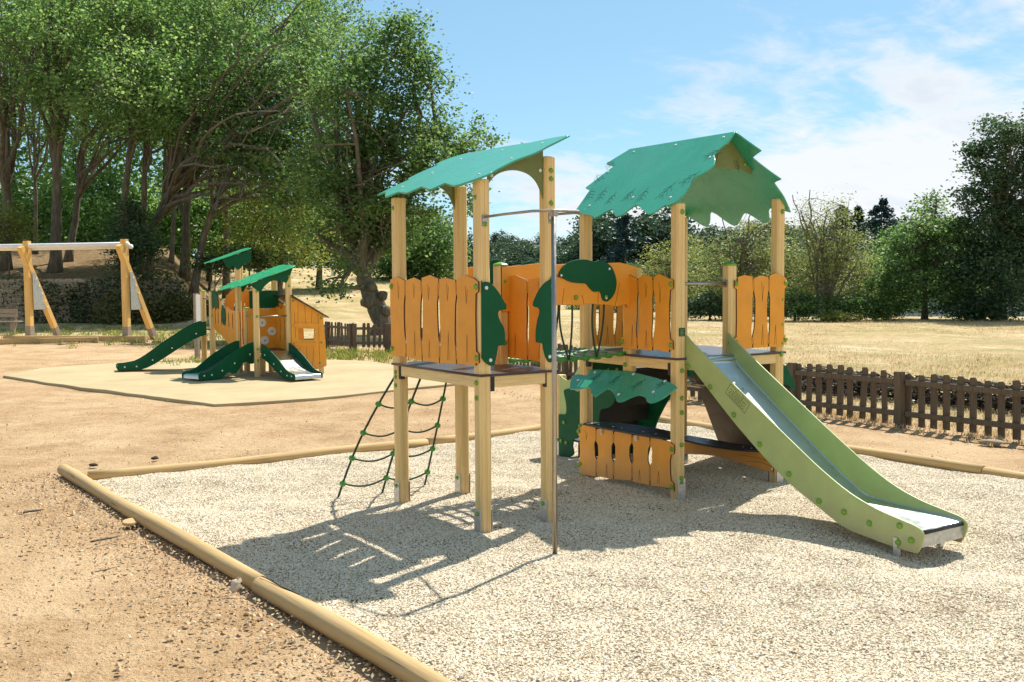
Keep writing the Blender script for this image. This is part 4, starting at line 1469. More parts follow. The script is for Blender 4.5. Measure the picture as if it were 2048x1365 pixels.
sheet("stair_side", smooth_loop([(-y, z) for y, z in sr2], 3, (0, 10, 11, 13)), [], 0.013, (EX + 0.0, 0, 0), (0, -1, 0), UPZ, 'leafgreen', PS)
for i, (y, z) in enumerate(((1.46, 0.98), (1.66, 0.78), (1.84, 0.585), (2.02, 0.39), (2.18, 0.19))):
    MB().box(XS + 0.008, EX - 0.008, y - 0.10, y + 0.10, z - 0.02, z).build("stair_tread", 'black', PS)
    MB().box(XS + 0.008, EX - 0.008, y - 0.105, y - 0.0995, z - 0.19, z - 0.021).build("stair_riser", 'black', PS)
plate = smooth_loop([(QX + 0.06, 1.09), (MX - 0.02, 1.09), (MX - 0.05, 0.97), (QX + 0.3, 0.99), (QX + 0.06, 0.95)], 2)
sheet("leaf_board", plate, [], 0.013, (0, B_ - 0.0, 0), POSX, UPZ, 'leafgreen', PS)
for x in (QX + 0.25, QX + 0.36):
    cap(PS, (x, B_ - 0.007, 1.0), NEGY, 0.9)
under = smooth_loop([(2.75, 1.09), (3.1, 1.09), (3.1, 1.0), (2.98, 0.93), (2.83, 0.95)], 3)
sheet("leaf_board", under, [], 0.013, (0, B_ + 0.02, 0), POSX, UPZ, 'black', PS)

# ---- climbing ramp on the far side, its leaf guards
RO = Vector((EX + 0.06, 0, 1.15))
RD = Vector((0.62, 0, -1.17)).normalized()
Lr = 1.30
rm = [(-OFF - 0.06, 0.0), (-B_ - 0.02, 0.0), (-B_ - 0.04, 0.5 * Lr), (-B_ - 0.06, Lr), (-OFF + 0.02, Lr), (-OFF - 0.02, Lr * 0.5)]
holes = [[(u + 0.022 * math.cos(k), v + 0.022 * math.sin(k)) for k in np.linspace(0, 5.6, 9)] for u, v in ((-0.95, 0.75), (-0.5, 0.55), (-0.35, 0.95))]
sheet("climbing_ramp", rm, holes, 0.018, RO, (0, 1, 0), RD, 'brownboard', PS) if False else None
rmesh = [(-p[0], p[1]) for p in rm]
rh = [[(-u, v) for u, v in h_] for h_ in holes]
sheet("climbing_ramp", rmesh, rh, 0.018, RO, (0, 1, 0), RD, 'brownboard', PS)
for (y, s) in ((0.95, 0.60), (0.55, 0.42), (0.3, 0.8), (0.8, 1.0)):
    p = RO + RD * s + Vector((0, y, 0))
    k = MB().lathe([(0.03, 0), (0.03, 0.012), (0.012, 0.016)], 10).build("climbing_hold", 'steel', PS)
    nn = Vector((0, 1, 0)).cross(RD)
    k.location = p - nn * 0.012 if nn.x > 0 else p + nn * 0.012
    k.rotation_euler = (Vector((-1, 0, -0.5))).to_track_quat('Z', 'Y').to_euler()
MB().tube([(EX + 0.1, B_ - 0.25, 0.80), (EX + 0.1, B_ + 0.05, 0.80)], 0.03, 10).build("ramp_bar", 'steel', PS, True)
gl = [(0.03, 1.08), (0.10, 1.05), (0.15, 0.99), (0.20, 0.92), (0.23, 0.85), (0.18, 0.845), (0.13, 0.88), (0.08, 0.89), (0.03, 0.92)]
for y in (0.03, B_ + 0.075):
    sheet("leaf_board", smooth_loop(gl, 3), [], 0.013, (EX + 0.02, y, 0), POSX, UPZ, 'leafgreen', PS)

# ---- the pale green slide
SL = obj("slide", MB().box(QX + 0.12, MX - 0.14, OFF - 0.09, OFF - 0.065, 1.10, 1.15).mesh("slide"), 'galv', PS)
side_t = [(0.0, 1.385), (-0.035, 1.372), (-0.12, 1.305), (-0.62, 0.972), (-1.20, 0.598), (-1.44, 0.452), (-1.66, 0.34), (-1.88, 0.266), (-2.10, 0.222), (-2.19, 0.205), (-2.235, 0.18), (-2.25, 0.145), (-2.235, 0.08), (-2.205, 0.025)]
side_b = [(-2.19, 0.022), (-2.02, 0.03), (-1.80, 0.055), (-1.62, 0.085), (-1.38, 0.192), (-1.05, 0.362), (-0.60, 0.682), (-0.115, 1.088), (-0.095, 1.095), (0.0, 1.095)]
prof = [(-y, z) for y, z in side_t + side_b]
crn = (0, len(side_t), len(side_t) - 1, len(side_t) + 9)
x1s, x2s = QX + 0.058, MX - 0.052
for x in (x1s, x2s):
    sheet("slide_side", smooth_loop(prof, 4, crn), [], 0.015, (x, 0, 0), (0, -1, 0), UPZ, 'lime', SL, 0.003)
cp = [(0.05, 1.196), (-0.06, 1.190), (-0.11, 1.170), (-0.16, 1.095), (-0.62, 0.756), (-1.12, 0.400), (-1.27, 0.310), (-1.44, 0.219), (-1.68, 0.194), (-1.95, 0.186), (-2.12, 0.180), (-2.19, 0.172)]
cpf = []
for i in range(len(cp) - 1):
    p0_, p1_, p2_, p3_ = cp[max(i - 1, 0)], cp[i], cp[i + 1], cp[min(i + 2, len(cp) - 1)]
    for k in range(5):
        s = k / 5
        f_ = lambda a, b, c, d: 0.5 * (2 * b + (-a + c) * s + (2 * a - 5 * b + 4 * c - d) * s * s + (-a + 3 * b - 3 * c + d) * s ** 3)
        cpf.append((f_(p0_[0], p1_[0], p2_[0], p3_[0]), f_(p0_[1], p1_[1], p2_[1], p3_[1])))
cpf += [(-2.19, 0.172), (-2.208, 0.166)]
mbc = MB()
xa, xb = x1s + 0.008, x2s - 0.008
n_ = len(cpf)
lip = 0.012
rows = []
for (y, z) in cpf:
    rows += [(xa, y, z + lip), (xa + 0.012, y, z), (xb - 0.012, y, z), (xb, y, z + lip), (xa, y, z - 0.003), (xb, y, z - 0.003)]
fcs = []
for i in range(n_ - 1):
    o_ = i * 6
    for k in range(3):
        fcs.append((o_ + k, o_ + k + 6, o_ + k + 7, o_ + k + 1))
    fcs.append((o_ + 4, o_ + 5, o_ + 11, o_ + 10))
mbc.add(rows, fcs)
ch = mbc.build("chute", 'chute', SL, True)
MB().box(xa, xb, -2.2225, -2.2195, 0.062, 0.146).build("chute_front", 'galv', SL, False, 0.0008)
MB().tube([(xa + 0.002, -2.212, 0.158), (xb - 0.002, -2.212, 0.158)], 0.0155, 10).build("rubber_nose", 'black', SL, True)
for x in (x1s - 0.0, x2s):
    MB().box(x - 0.02, x + 0.02, -2.06, -2.03, -0.08, 0.10).build("slide_foot", 'galv', SL)
MB().box(xa + 0.05, xb - 0.05, -2.10, -1.98, 0.03, 0.055).build("slide_brace", 'galv', SL)
for (y, z) in ((-0.045, 1.125), (-0.30, 0.975), (-0.56, 0.775), (-0.83, 0.575), (-1.12, 0.39), (-1.40, 0.235), (-1.62, 0.195), (-1.83, 0.155), (-2.07, 0.185), (-2.16, 0.105), (-2.06, 0.07)):
    cap(SL, (x1s - 0.0075, y, z), NEGX, 1.0)
cap(SL, (x2s - 0.0075, 0.005 - 0.03, 1.30), NEGX, 0.5)
# printed warning: frame, triangle and four lines of small type
wl_ = []
ang = math.atan2(-0.21, 0.30)
cx_, cz_ = 0.60, 0.915
ca, sa = math.cos(ang), math.sin(ang)
Pw = lambda u, v: (cx_ + u * ca - v * sa, cz_ + u * sa + v * ca)
wl_.append([Pw(-0.125, -0.055), Pw(0.125, -0.055), Pw(0.125, 0.038), Pw(0.05, 0.038)])
wl_.append([Pw(-0.05, 0.038), Pw(-0.125, 0.038), Pw(-0.125, -0.055)])
wl_.append([Pw(-0.048, 0.022), Pw(0.0, 0.098), Pw(0.048, 0.022), Pw(-0.048, 0.022)])
wl_.append([Pw(0.0, 0.075), Pw(0.0, 0.048)])
wl_.append([Pw(0.0, 0.038), Pw(0.0, 0.032)])
rn = random.Random(5)
words = []
for row in range(4):
    u = -0.10 + 0.01 * (row % 2)
    v = 0.008 - row * 0.0165
    while u < 0.095:
        l_ = rn.uniform(0.008, 0.034)
        q = u
        while q < min(u + l_, 0.1):
            words.append([Pw(q, v - 0.0045), Pw(q, v + 0.0045)])
            if rn.random() < 0.6:
                words.append([Pw(q, v + rn.choice((-0.0045, 0, 0.0045))), Pw(q + 0.005, v + rn.choice((-0.0045, 0, 0.0045)))])
            q += 0.0065
        u += l_ + 0.008
wo = scribe("warning_print", wl_, (x1s, 0, 0), (0, -1, 0), UPZ, 0.0074, 0.0028, 'black', SL)
scribe("warning_text", words, (x1s, 0, 0), (0, -1, 0), UPZ, 0.0074, 0.0016, 'black', wo) if False else scribe("warning_text", words, (x1s, 0, 0), (0, -1, 0), UPZ, 0.0074, 0.0016, 'black', SL)
# small dark green maker's plate on the post
pl_ = MB().box(QX - 0.035, QX + 0.035, OFF - HW - 0.004, OFF - HW, 1.375, 1.445).build("sign_plate", 'leafgreen', PS, False, 0.0015)
scribe("sign_print", [[(QX - 0.022, 1.43 - 0.011 * i), (QX + 0.02 - 0.008 * (i % 2), 1.43 - 0.011 * i)] for i in range(5)], (0, OFF - HW - 0.004, 0), POSX, UPZ, 0.0002, 0.003, 'lime', pl_)

# ------------------------------------------------------------------ the small playhouse
PH = thing("playhouse", "small orange playhouse with two green leaf roofs and three short slides on beige rubber", "playhouse", (2.98, 12.72, 0.045), rad(-4))


def ppost(x, y, z1, capped=True, w=0.052):
    return post(PH, x, y, -0.03, z1, w=w, capped=capped)


for (x, y, z) in ((0, 0, 1.76), (0.64, 0, 2.06), (0.10, 1.06, 1.27), (0.70, 1.10, 1.95), (-0.02, 1.16, 1.70)):
    ppost(x, y, z, capped=z < 1.5)
for (x, y, z) in ((-0.24, 2.42, 1.60), (-0.30, 2.92, 1.60), (0.33, 2.45, 2.36), (0.52, 2.95, 2.42)):
    ppost(x, y, z, capped=z < 1.7)
sheet("deck", [(-0.04, -0.05), (0.75, -0.05), (0.75, 1.15), (-0.04, 1.15)], [], 0.02, (0, 0, 0.45), POSX, POSY, 'deck', PH)
sheet("deck", [(-0.30, 2.38), (0.55, 2.38), (0.55, 2.98), (-0.32, 2.98)], [], 0.02, (0, 0, 0.80), POSX, POSY, 'deck', PH)
# leaf roof over the front room
k1 = 0.36
s1 = math.hypot(1, k1)
U1 = Vector((1, 0, k1)).normalized()
r1 = [(-0.50, 0.55), (-0.33, 0.40), (-0.44, 0.15), (-0.28, 0.10), (-0.33, -0.08), (-0.10, -0.12), (0.12, -0.06), (0.34, -0.14), (0.52, -0.20), (0.72, -0.12), (0.80, 0.05), (0.82, 0.5), (0.86, 1.0), (0.78, 1.20), (0.5, 1.22), (0.3, 1.34), (0.12, 1.22), (-0.2, 1.30), (-0.22, 1.12), (-0.42, 1.18), (-0.34, 0.92), (-0.52, 0.85)]
rf = sheet("leaf_roof", smooth_loop([(x * s1, y) for x, y in r1], 2, (0, 1, 2, 3, 4, 18, 19, 20, 21)), [], 0.014, (0, 0, 1.83), U1, POSY, 'emerald', PH)
zf = lambda x: 1.81 + k1 * x
fs_ = [(-0.10, 1.72), (0.03, 1.63), (0.08, 1.60), (0.14, 1.70), (0.26, 1.80), (0.36, 1.83), (0.42, 1.80), (0.46, 1.86), (0.52, 1.80), (0.58, 1.78), (0.64, 1.88), (0.72, zf(0.72)), (-0.14, zf(-0.14))]
for y in (-0.055, 1.16):
    sheet("roof_fascia", smooth_loop(fs_, 2, (11, 12)), [], 0.014, (0, y, 0), POSX, UPZ, 'leafgreen', PH)
# leaf roof over the back tower
r2_ = [(-0.28, 2.75), (-0.16, 2.62), (-0.24, 2.47), (-0.1, 2.40), (0.1, 2.32), (0.3, 2.34), (0.50, 2.30), (0.60, 2.36), (0.62, 2.7), (0.62, 3.0), (0.45, 3.06), (0.2, 3.02), (-0.05, 3.06), (-0.1, 2.94), (-0.26, 2.95)]
sheet("leaf_roof", smooth_loop([(x * s1, y) for x, y in r2_], 2, (0, 1, 2, 13, 14)), [], 0.014, (0, 0, 2.30), U1, POSY, 'emerald', PH)
fb = [(0.02, 2.22), (0.12, 2.10), (0.22, 2.14), (0.30, 2.06), (0.38, 2.10), (0.46, 2.18), (0.60, 2.24), (0.60, 2.47), (0.0, 2.29)]
sheet("roof_fascia", smooth_loop(fb, 2, (7, 8)), [], 0.014, (0, 2.38, 0), POSX, UPZ, 'leafgreen', PH)
# house wall with the crooked window
hw_ = [(0.655, 1.50), (0.66, 0.12), (0.82, 0.08), (0.90, 0.105), (0.98, 0.08), (1.07, 0.10), (1.16, 0.075), (1.25, 0.09), (1.36, 0.14), (1.345, 0.6), (1.30, 1.135), (1.0, 1.32)]
win = [(0.80, 0.665), (1.10, 0.655), (1.13, 0.87), (0.79, 0.90)]
wl2 = sheet("house_wall", hw_, [win], 0.02, (0, -0.075, 0), POSX, UPZ, 'orange', PH)
scribe("scored_line", [[(0.80, 1.4), (0.79, 0.98)], [(0.93, 1.34), (0.95, 0.98)], [(1.08, 1.26), (1.06, 0.98)], [(1.2, 1.18), (1.22, 0.12)], [(0.82, 0.52), (0.8, 0.12)], [(0.95, 0.52), (0.97, 0.12)], [(1.1, 0.52), (1.07, 0.12)], [(0.72, 1.2), (0.74, 0.7)]], (0, -0.075, 0), POSX, UPZ, 0.0098, 0.007, 'orange_line', wl2)
MB().prism([(0.70, 0.93), (1.20, 0.91), (1.215, 0.975), (0.71, 1.0)], 0.018, (0, -0.0955, 0), POSX, UPZ).build("window_board", 'orange', wl2)
MB().prism([(0.70, 0.55), (1.15, 0.535), (1.16, 0.60), (0.71, 0.62)], 0.018, (0, -0.0955, 0), POSX, UPZ).build("window_board", 'orange', wl2)
for (x, z) in ((0.70, 1.43), (1.26, 1.08), (1.26, 0.6), (1.22, 0.2), (0.86, 0.2)):
    cap(wl2, (x, -0.085, z), NEGY, 1.0)
hb = [(0.655, 1.46), (0.66, 0.12), (1.36, 0.14), (1.30, 1.10)]
win2 = [(0.84, 0.55), (1.12, 0.55), (1.12, 0.98), (0.84, 0.98)]
sheet("house_wall", hb, [win2], 0.02, (0, 1.17, 0), POSX, UPZ, 'orange', PH)
sheet("lean_to_roof", [(0.0, -0.16), (0.86, -0.16), (0.86, 1.25), (0.0, 1.25)], [], 0.02, (0.66, 0, 1.535), Vector((0.70, 0, -0.42)).normalized(), POSY, 'deck', PH)
for y in (0.0, 1.1):
    MB().box(1.24, 1.32, y - 0.03, y + 0.03, -0.03, 0.15).build("wall_foot", 'glue', PH)
# climbing board with three pale discs, dark shade board and pediment behind
cl_ = [(0.10, 0.46), (0.74, 0.46), (0.74, 1.30), (0.5, 1.22), (0.36, 1.26), (0.28, 1.20), (0.16, 1.27), (0.10, 1.18)]
cbd = sheet("climbing_board", cl_, [], 0.014, (0, 1.0, 0), POSX, UPZ, 'orange', PH)
for (x, z) in ((0.40, 0.98), (0.60, 0.80), (0.45, 0.62)):
    dk = MB().lathe([(0.088, 0), (0.088, 0.008), (0.08, 0.012), (0.02, 0.012)], 16).build("disc", 'white', cbd)
    dk.location = (x, 0.992, z)
    dk.rotation_euler = Vector(NEGY).to_track_quat('Z', 'Y').to_euler()
    stud(_cap, "bolt_cap", cbd, (x, 0.978, z), NEGY, 0.8)
sheet("shade_board", [(0.16, 1.27), (0.76, 1.27), (0.76, 1.62), (0.16, 1.62)], [], 0.014, (0, 1.02, 0), POSX, UPZ, 'leafgreen', PH)
MB().tube([(0.05, 0.0, 1.14), (0.59, 0.0, 1.14)], 0.016, 8).build("grab_bar", 'steel', PH, True)
MB().tube([(0.0, 0.06, 1.12), (0.10, 1.0, 1.12)], 0.014, 8).build("grab_bar", 'steel', PH, True)
# sloping side boards of the walkway between the rooms
for x, seed in ((-0.06, 71), (0.60, 77)):
    wk = [(0.0, 0.30), (0.25, 0.36), (0.5, 0.52), (0.75, 0.62), (0.95, 0.72), (1.30, 0.86), (1.34, 1.62), (1.18, 1.60), (1.02, 1.50), (0.88, 1.38), (0.74, 1.26), (0.6, 1.30), (0.45, 1.24), (0.2, 1.22), (0.0, 1.2)]
    hl_ = [stadium(u, 0.78 + 0.12 * u, 1.14 + 0.10 * u, 0.03, 0.01, 0.008) for u in (0.15, 0.33, 0.52, 0.70, 0.88, 1.05, 1.2)]
    O_, U_ = ((x, 2.40, 0), (0, -1, 0)) if x > 0 else ((-0.235, 2.36, 0), Vector((0.15, -0.989, 0)).normalized())
    nW = Vector(U_).cross(Vector(UPZ)) * 0.0145
    wkm = [(1.34 - u, z) for u, z in wk][::-1]
    hlm = [[(1.34 - u, z) for u, z in h_][::-1] for h_ in hl_]
    wb = sheet("walkway_side", smooth_loop(wkm, 2), hlm, 0.014, O_, U_, UPZ, 'orange', PH)
    if x < 0:
        sheet("leaf_board", smooth_loop([(0.02, 1.62), (0.24, 1.56), (0.34, 1.42), (0.33, 1.24), (0.24, 1.30), (0.2, 1.22), (0.1, 1.30), (0.02, 1.24)], 2), [], 0.014, Vector(O_) + nW, U_, UPZ, 'leafgreen', PH)
        sheet("leaf_board", smooth_loop([(0.52, 1.33), (0.62, 1.30), (0.68, 1.15), (0.66, 0.95), (0.58, 0.92), (0.50, 1.0), (0.49, 1.2)], 2), [], 0.014, Vector(O_) + nW, U_, UPZ, 'leafgreen', PH)
ar2 = [(0.0, 0.78), (0.62, 0.78), (0.62, 1.5), (0.52, 1.62), (0.36, 1.69), (0.2, 1.66), (0.08, 1.55), (0.0, 1.42)]
sheet("arch_board", smooth_loop(ar2, 2, (0, 1)), [stadium(0.2, 0.9, 1.35, 0.03, 0.01, 0.0), stadium(0.42, 0.9, 1.35, 0.03, 0.01, 0.0)], 0.014, (0.02, 2.38, 0), POSX, UPZ, 'orange', PH)
ar3 = [(0, 0.46), (0.95, 0.46), (0.95, 1.18), (0.8, 1.3), (0.6, 1.34), (0.4, 1.26), (0.2, 1.30), (0.0, 1.22)]
sheet("arch_board", smooth_loop(ar3, 2, (0, 1)), [stadium(0.3, 0.6, 1.1, 0.03, 0.01, 0.0), stadium(0.6, 0.6, 1.1, 0.03, 0.01, 0.0)], 0.014, (0.71, 1.07, 0), (0, -1, 0), UPZ, 'orange', PH)
sheet("walkway", [(0, -0.05), (1.36, -0.05), (1.36, 0.6), (0, 0.6)], [], 0.02, (0, 1.10, 0.46), Vector((0, 1.28, 0.34)).normalized(), (-1, 0, 0), 'deck', PH) if False else None
sheet("walkway", [(0, 0.0), (1.34, 0.0), (1.34, 0.62), (0, 0.62)], [], 0.02, (0.58, 1.12, 0.455), Vector((0, 1.28, 0.345)).normalized(), (-1, 0, 0), 'deck', PH)


def small_slide(parent, name, top_c, direction, width, z0, length, hside, label_mat, wavy=False, rise=0.02):
    """chute between two green side boards, running from the deck to the ground"""
    d = Vector((*direction, 0)).normalized()
    w = Vector((-d.y, d.x, 0))
    o = obj(name, MB().box(-0.02, 0.02, -0.02, 0.02, z0 - 0.06, z0 - 0.04).mesh(name), 'galv', parent)
    o.location = (*top_c, 0)
    pr = []
    for i in range(17):
        s = i / 16
        x = s * length
        e = min(1, s / 0.80)
        z = z0 * (1 - e) + 0.13 * e
        z = z0 - (z0 - 0.10) * (1 - math.exp(-3.1 * s * s) if False else (3 * e * e - 2 * e ** 3) * 0.55 + e * 0.45)
        pr.append((x, z))
    rows = []
    for x, z in pr + [(length + 0.012, 0.085), (length + 0.012, 0.02)]:
        for t in (-1, 1):
            p = d * x + w * (t * (width / 2 - 0.008))
            rows.append((p.x, p.y, z))
    fcs = [(2 * i, 2 * i + 1, 2 * i + 3, 2 * i + 2) for i in range(len(pr) + 1)]
    MB().add(rows, fcs).build("chute", 'chute', o, True)
    top = [(x, z + hside * (1 - 0.82 * sstep(0.45, 1.0, x / length).item())) for x, z in pr]
    top[0] = (0.0, z0 + hside * 0.9)
    low = []
    for x, z in pr[::-1]:
        b = max(0.015, z - 0.12)
        if wavy:
            b = max(0.0, z - 0.17 - 0.06 * math.sin(x * 16))
        low.append((x, b))
    loop = top + [(length + 0.03, 0.10), (length + 0.025, 0.03)] + low
    for t in (-1, 1):
        p = w * (t * width / 2)
        sb = sheet("slide_side", loop, [], 0.018, p, d, UPZ, 'leafgreen', o, 0.003)
        N = d.cross(Vector((0, 0, 1)))
        for s in (0.12, 0.4, 0.62, 0.8, 0.93):
            x = s * length
            zz = np.interp(x, [q[0] for q in pr], [q[1] for q in pr]) - 0.02
            for sg_ in (-1, 1):
                screw(o, p + d * x + Vector((0, 0, float(zz))) + N * 0.0095 * sg_, N * sg_, 1.6)
    return o


small_slide(PH, "slide", (0.33, -0.06), (0.17, -1.0), 0.56, 0.47, 1.30, 0.16, None)
small_slide(PH, "slide", (-0.06, 0.42), (-1.0, -0.42), 0.50, 0.47, 1.30, 0.20, None, wavy=True)
small_slide(PH, "slide", (-0.33, 2.67), (-1.0, 0.12), 0.46, 0.82, 1.75, 0.18, None)
for (x, y, z) in ((0, 0, 1.14), (0, 0, 0.52), (0.64, 0, 1.9), (0.64, 0, 1.72), (0.0, 0.0, 0.30), (0, 0, 1.62)):
    cap(PH, (x, y - 0.053, z), NEGY, 1.2)
for (x, y, z) in ((0.33, 2.45, 2.28), (0.52, 2.95, 2.3), (-0.24, 2.42, 1.5), (-0.24, 2.42, 1.1)):
    cap(PH, (x, y - 0.053, z), NEGY, 1.2)
MB().tube([(-0.24, 2.42, 1.45), (-0.30, 2.92, 1.45)], 0.016, 8).build("grab_bar", 'steel', PH, True)
for (x, y) in ((0.2, 0.3), (0.45, 0.6)):
    MB().lathe([(0.05, 0.0), (0.055, 0.35), (0.03, 0.36)], 8, Matrix.Translation((x, y, 0))).build("deck_leg", 'glue', PH)

# ------------------------------------------------------------------ swing frame of yellow timber
SWO = Vector((4.17, 27.6, 0))
SWD = Vector((1.77 - 4.17, 30.3 - 27.6, 0))
SWL = SWD.length
SW = thing("swing_frame", "tall yellow timber swing frame with steel gusset plates and a pale metal top rail", "swing frame", SWO, math.atan2(SWD.y, SWD.x))


def square_beam(p, q, w, name, parent, mat='swingwood', roll=0.0):
    p, q = Vector(p), Vector(q)
    d = q - p
    o = MB().box(-w / 2, w / 2, -w / 2, w / 2, 0, d.length).build(name, mat, parent, False, 0.012)
    o.location = p
    o.rotation_euler = d.to_track_quat('Z', 'Y').to_euler()
    return o


lx_ = SWD.normalized()
perp = Vector((lx_.y, -lx_.x, 0))          # towards the right of the picture
for k in range(2):
    x = k * SWL
    square_beam((x, 0, -0.1), (x, 0, 3.22), 0.19, "post", SW)
    ft = Vector((x + (-0.15 if k == 0 else -0.1), -1.32, -0.1))
    hd = Vector((x, 0.30, 3.02))
    square_beam(ft, hd, 0.18, "brace", SW)
    g = []
    for (s, e) in ((0.22, 0.30), (0.62, 0.60)):
        pass
    bpt = lambda z: ft.lerp(hd, (z + 0.1) / 3.12)
    g = [(bpt(0.98).y - 0.02, 0.98), (-0.05, 0.98), (-0.05, 2.2), (bpt(2.2).y - 0.02, 2.2)]
    gp = sheet("gusset_plate", g, [], 0.012, (x - 0.145 if k == 0 else x - 0.135, 0, 0), (0, 1, 0), UPZ, 'galv', SW)
    for z in (1.05, 1.25, 1.5, 1.75, 2.0):
        screw(gp, (x - 0.16, bpt(z).y + 0.03, z), NEGX, 2.6)
    for yy in (0.0,):
        MB().box(x - 0.101, x + 0.101, -0.101, 0.101, -0.12, 0.45).build("foot_plate", 'greywood', SW, False, 0.004)
    pf = ft.lerp(hd, 0.04)
    sh_ = square_beam(ft, ft.lerp(hd, 0.155), 0.19, "foot_plate", SW, 'greywood')
for y in (-0.03, 0.14):
    MB().tube([(-0.15, y - 0.14, 3.0 + 0.4 * y), (SWL + 6.0, y - 0.14, 3.0 + 0.4 * y)], 0.075, 10).build("top_rail", 'white', SW, True)
square_beam((SWL + 5.9, 0, -0.1), (SWL + 5.9, 0, 3.22), 0.19, "post", SW)
# timber kerb round the swing
for (p, q, lb) in (((0.3, 28.35), (3.25, 27.4), "pale timber kerb beam on the sand before the swing frame, nearer one"),
                   ((1.0, 30.2), (4.6, 27.0), "slanting pale timber kerb beam between the two swing frame posts")):
    p, q = Vector((*p, 0.06)), Vector((*q, 0.06))
    o = square_beam((0, 0, 0), (0, 0, (q - p).length), 0.2, "timber_kerb", None, 'log')
    o.location = p
    o.rotation_euler = (q - p).to_track_quat('Z', 'Y').to_euler()
    tag(o, lb, "timber kerb")

# ------------------------------------------------------------------ small furniture at the back
IB = thing("notice_post", "pale timber notice post with a small board, left of the playhouse", "sign", (*place(-0.3075 * 24.5, 24.5), 0.0), rad(30))
MB().box(-0.05, 0.05, -0.05, 0.05, -0.05, 0.95).build("post", 'greywood', IB, False, 0.008)
MB().box(-0.075, 0.075, -0.075, -0.052, 0.80, 1.55).build("board", 'white', IB, False, 0.005)
MB().box(-0.05, 0.05, -0.05, 0.05, 0.951, 1.58).build("post_top", 'greywood', IB, False, 0.008)
bx0, by0 = bearing(-49.9, 37.5)
BN = thing("park_bench", "grey slatted park bench in front of the stone wall", "bench", (bx0, by0, gz(bx0, by0)), -YAW + rad(8))
for k in range(2):
    MB().box(-0.95, 0.55, 0.20, 0.235, 0.60 + 0.16 * k, 0.74 + 0.16 * k).build("back_slat", 'greywood', BN, False, 0.006)
for k in range(3):
    MB().box(-0.95, 0.75, -0.28 + 0.15 * k, -0.15 + 0.15 * k, 0.43, 0.47).build("seat_slat", 'greywood', BN, False, 0.006)
for x in (-0.7, 0.45):
    MB().box(x - 0.05, x + 0.05, -0.2, 0.1, -0.05, 0.43).build("leg", 'greywood', BN, False, 0.01)
    MB().box(x - 0.04, x + 0.04, 0.236, 0.29, 0.2, 0.9).build("back_post", 'greywood', BN, False, 0.01)
wx, wy = bearing(-17.4, 78)
wp = MB().box(-0.09, 0.09, -0.09, 0.09, -0.2, 1.5).build("marker_post", 'white', None, False, 0.02)
wp.location = (wx, wy, gz(wx, wy))
tag(wp, "thin white post far out on the dry slope under the trees", "post")

# retaining wall of field stones under the wood
WA, WBp = Vector((*place(-25.5, 46.9), 0)), Vector((*place(-15.2, 47.1), 0))
wdv = WBp - WA
WT = thing("stone_wall", "old dry stone retaining wall, half hidden by ivy, behind the swing frame", "wall", WA, math.atan2(wdv.y, wdv.x))
MB().box(0, wdv.length, 0.12, 0.75, -0.3, 1.98).build("wall_core", 'stone', WT)
rn = random.Random(21)
stone_me = []
for i in range(6):
    bm = bmesh.new()
    bmesh.ops.create_cube(bm, size=1.0)
    bmesh.ops.subdivide_edges(bm, edges=bm.edges, cuts=1, use_grid_fill=True)
    for v in bm.verts:
        q = v.co.normalized() * 0.62
        v.co = v.co * 0.72 + q * 0.28 + Vector((rn.uniform(-.07, .07), rn.uniform(-.07, .07), rn.uniform(-.07, .07)))
    me = bpy.data.meshes.new("stone")
    bm.to_mesh(me)
    bm.free()
    me.materials.append(MAT['stone'])
    stone_me.append(me)
z = 0.0
cnt = 0
while z < 2.0:
    hh = rn.uniform(0.17, 0.26)
    x = rn.uniform(-0.2, 0)
    while x < 5.6:
        w = rn.uniform(0.28, 0.6)
        o = bpy.data.objects.new("stone", stone_me[rn.randrange(6)])
        COL.objects.link(o)
        o.parent = WT
        o.location = (x + w / 2, 0.12 + rn.uniform(-0.05, 0.04), z + hh / 2)
        o.scale = (w * 0.97, rn.uniform(0.24, 0.34), hh * 0.98)
        o.rotation_euler = (rn.uniform(-.05, .05), rn.uniform(-.06, .06), rn.uniform(-.06, .06))
        x += w
        cnt += 1
    z += hh

# ------------------------------------------------------------------ trees


def leaf_quads(rng_, centres, size, up=0.5, aspect=0.6):
    """one folded rhomb per centre"""
    n = len(centres)
    a = rng_.normal(size=(n, 3))
    a[:, 2] *= 0.55
    a /= np.linalg.norm(a, axis=1, keepdims=True)
    nrm = rng_.normal(size=(n, 3))
    nrm[:, 2] += up * 2
    b = np.cross(a, nrm)
    b /= np.linalg.norm(b, axis=1, keepdims=True) + 1e-9
    s = size * rng_.uniform(0.65, 1.35, size=(n, 1))
    p0 = centres - a * s * 0.5
    p1 = centres + b * s * 0.5 * aspect
    p2 = centres + a * s * 0.5
    p3 = centres - b * s * 0.5 * aspect
    V = np.stack([p0, p1, p2, p3], 1).reshape(-1, 3)
    F = np.arange(4 * n).reshape(n, 4)
    return V, F


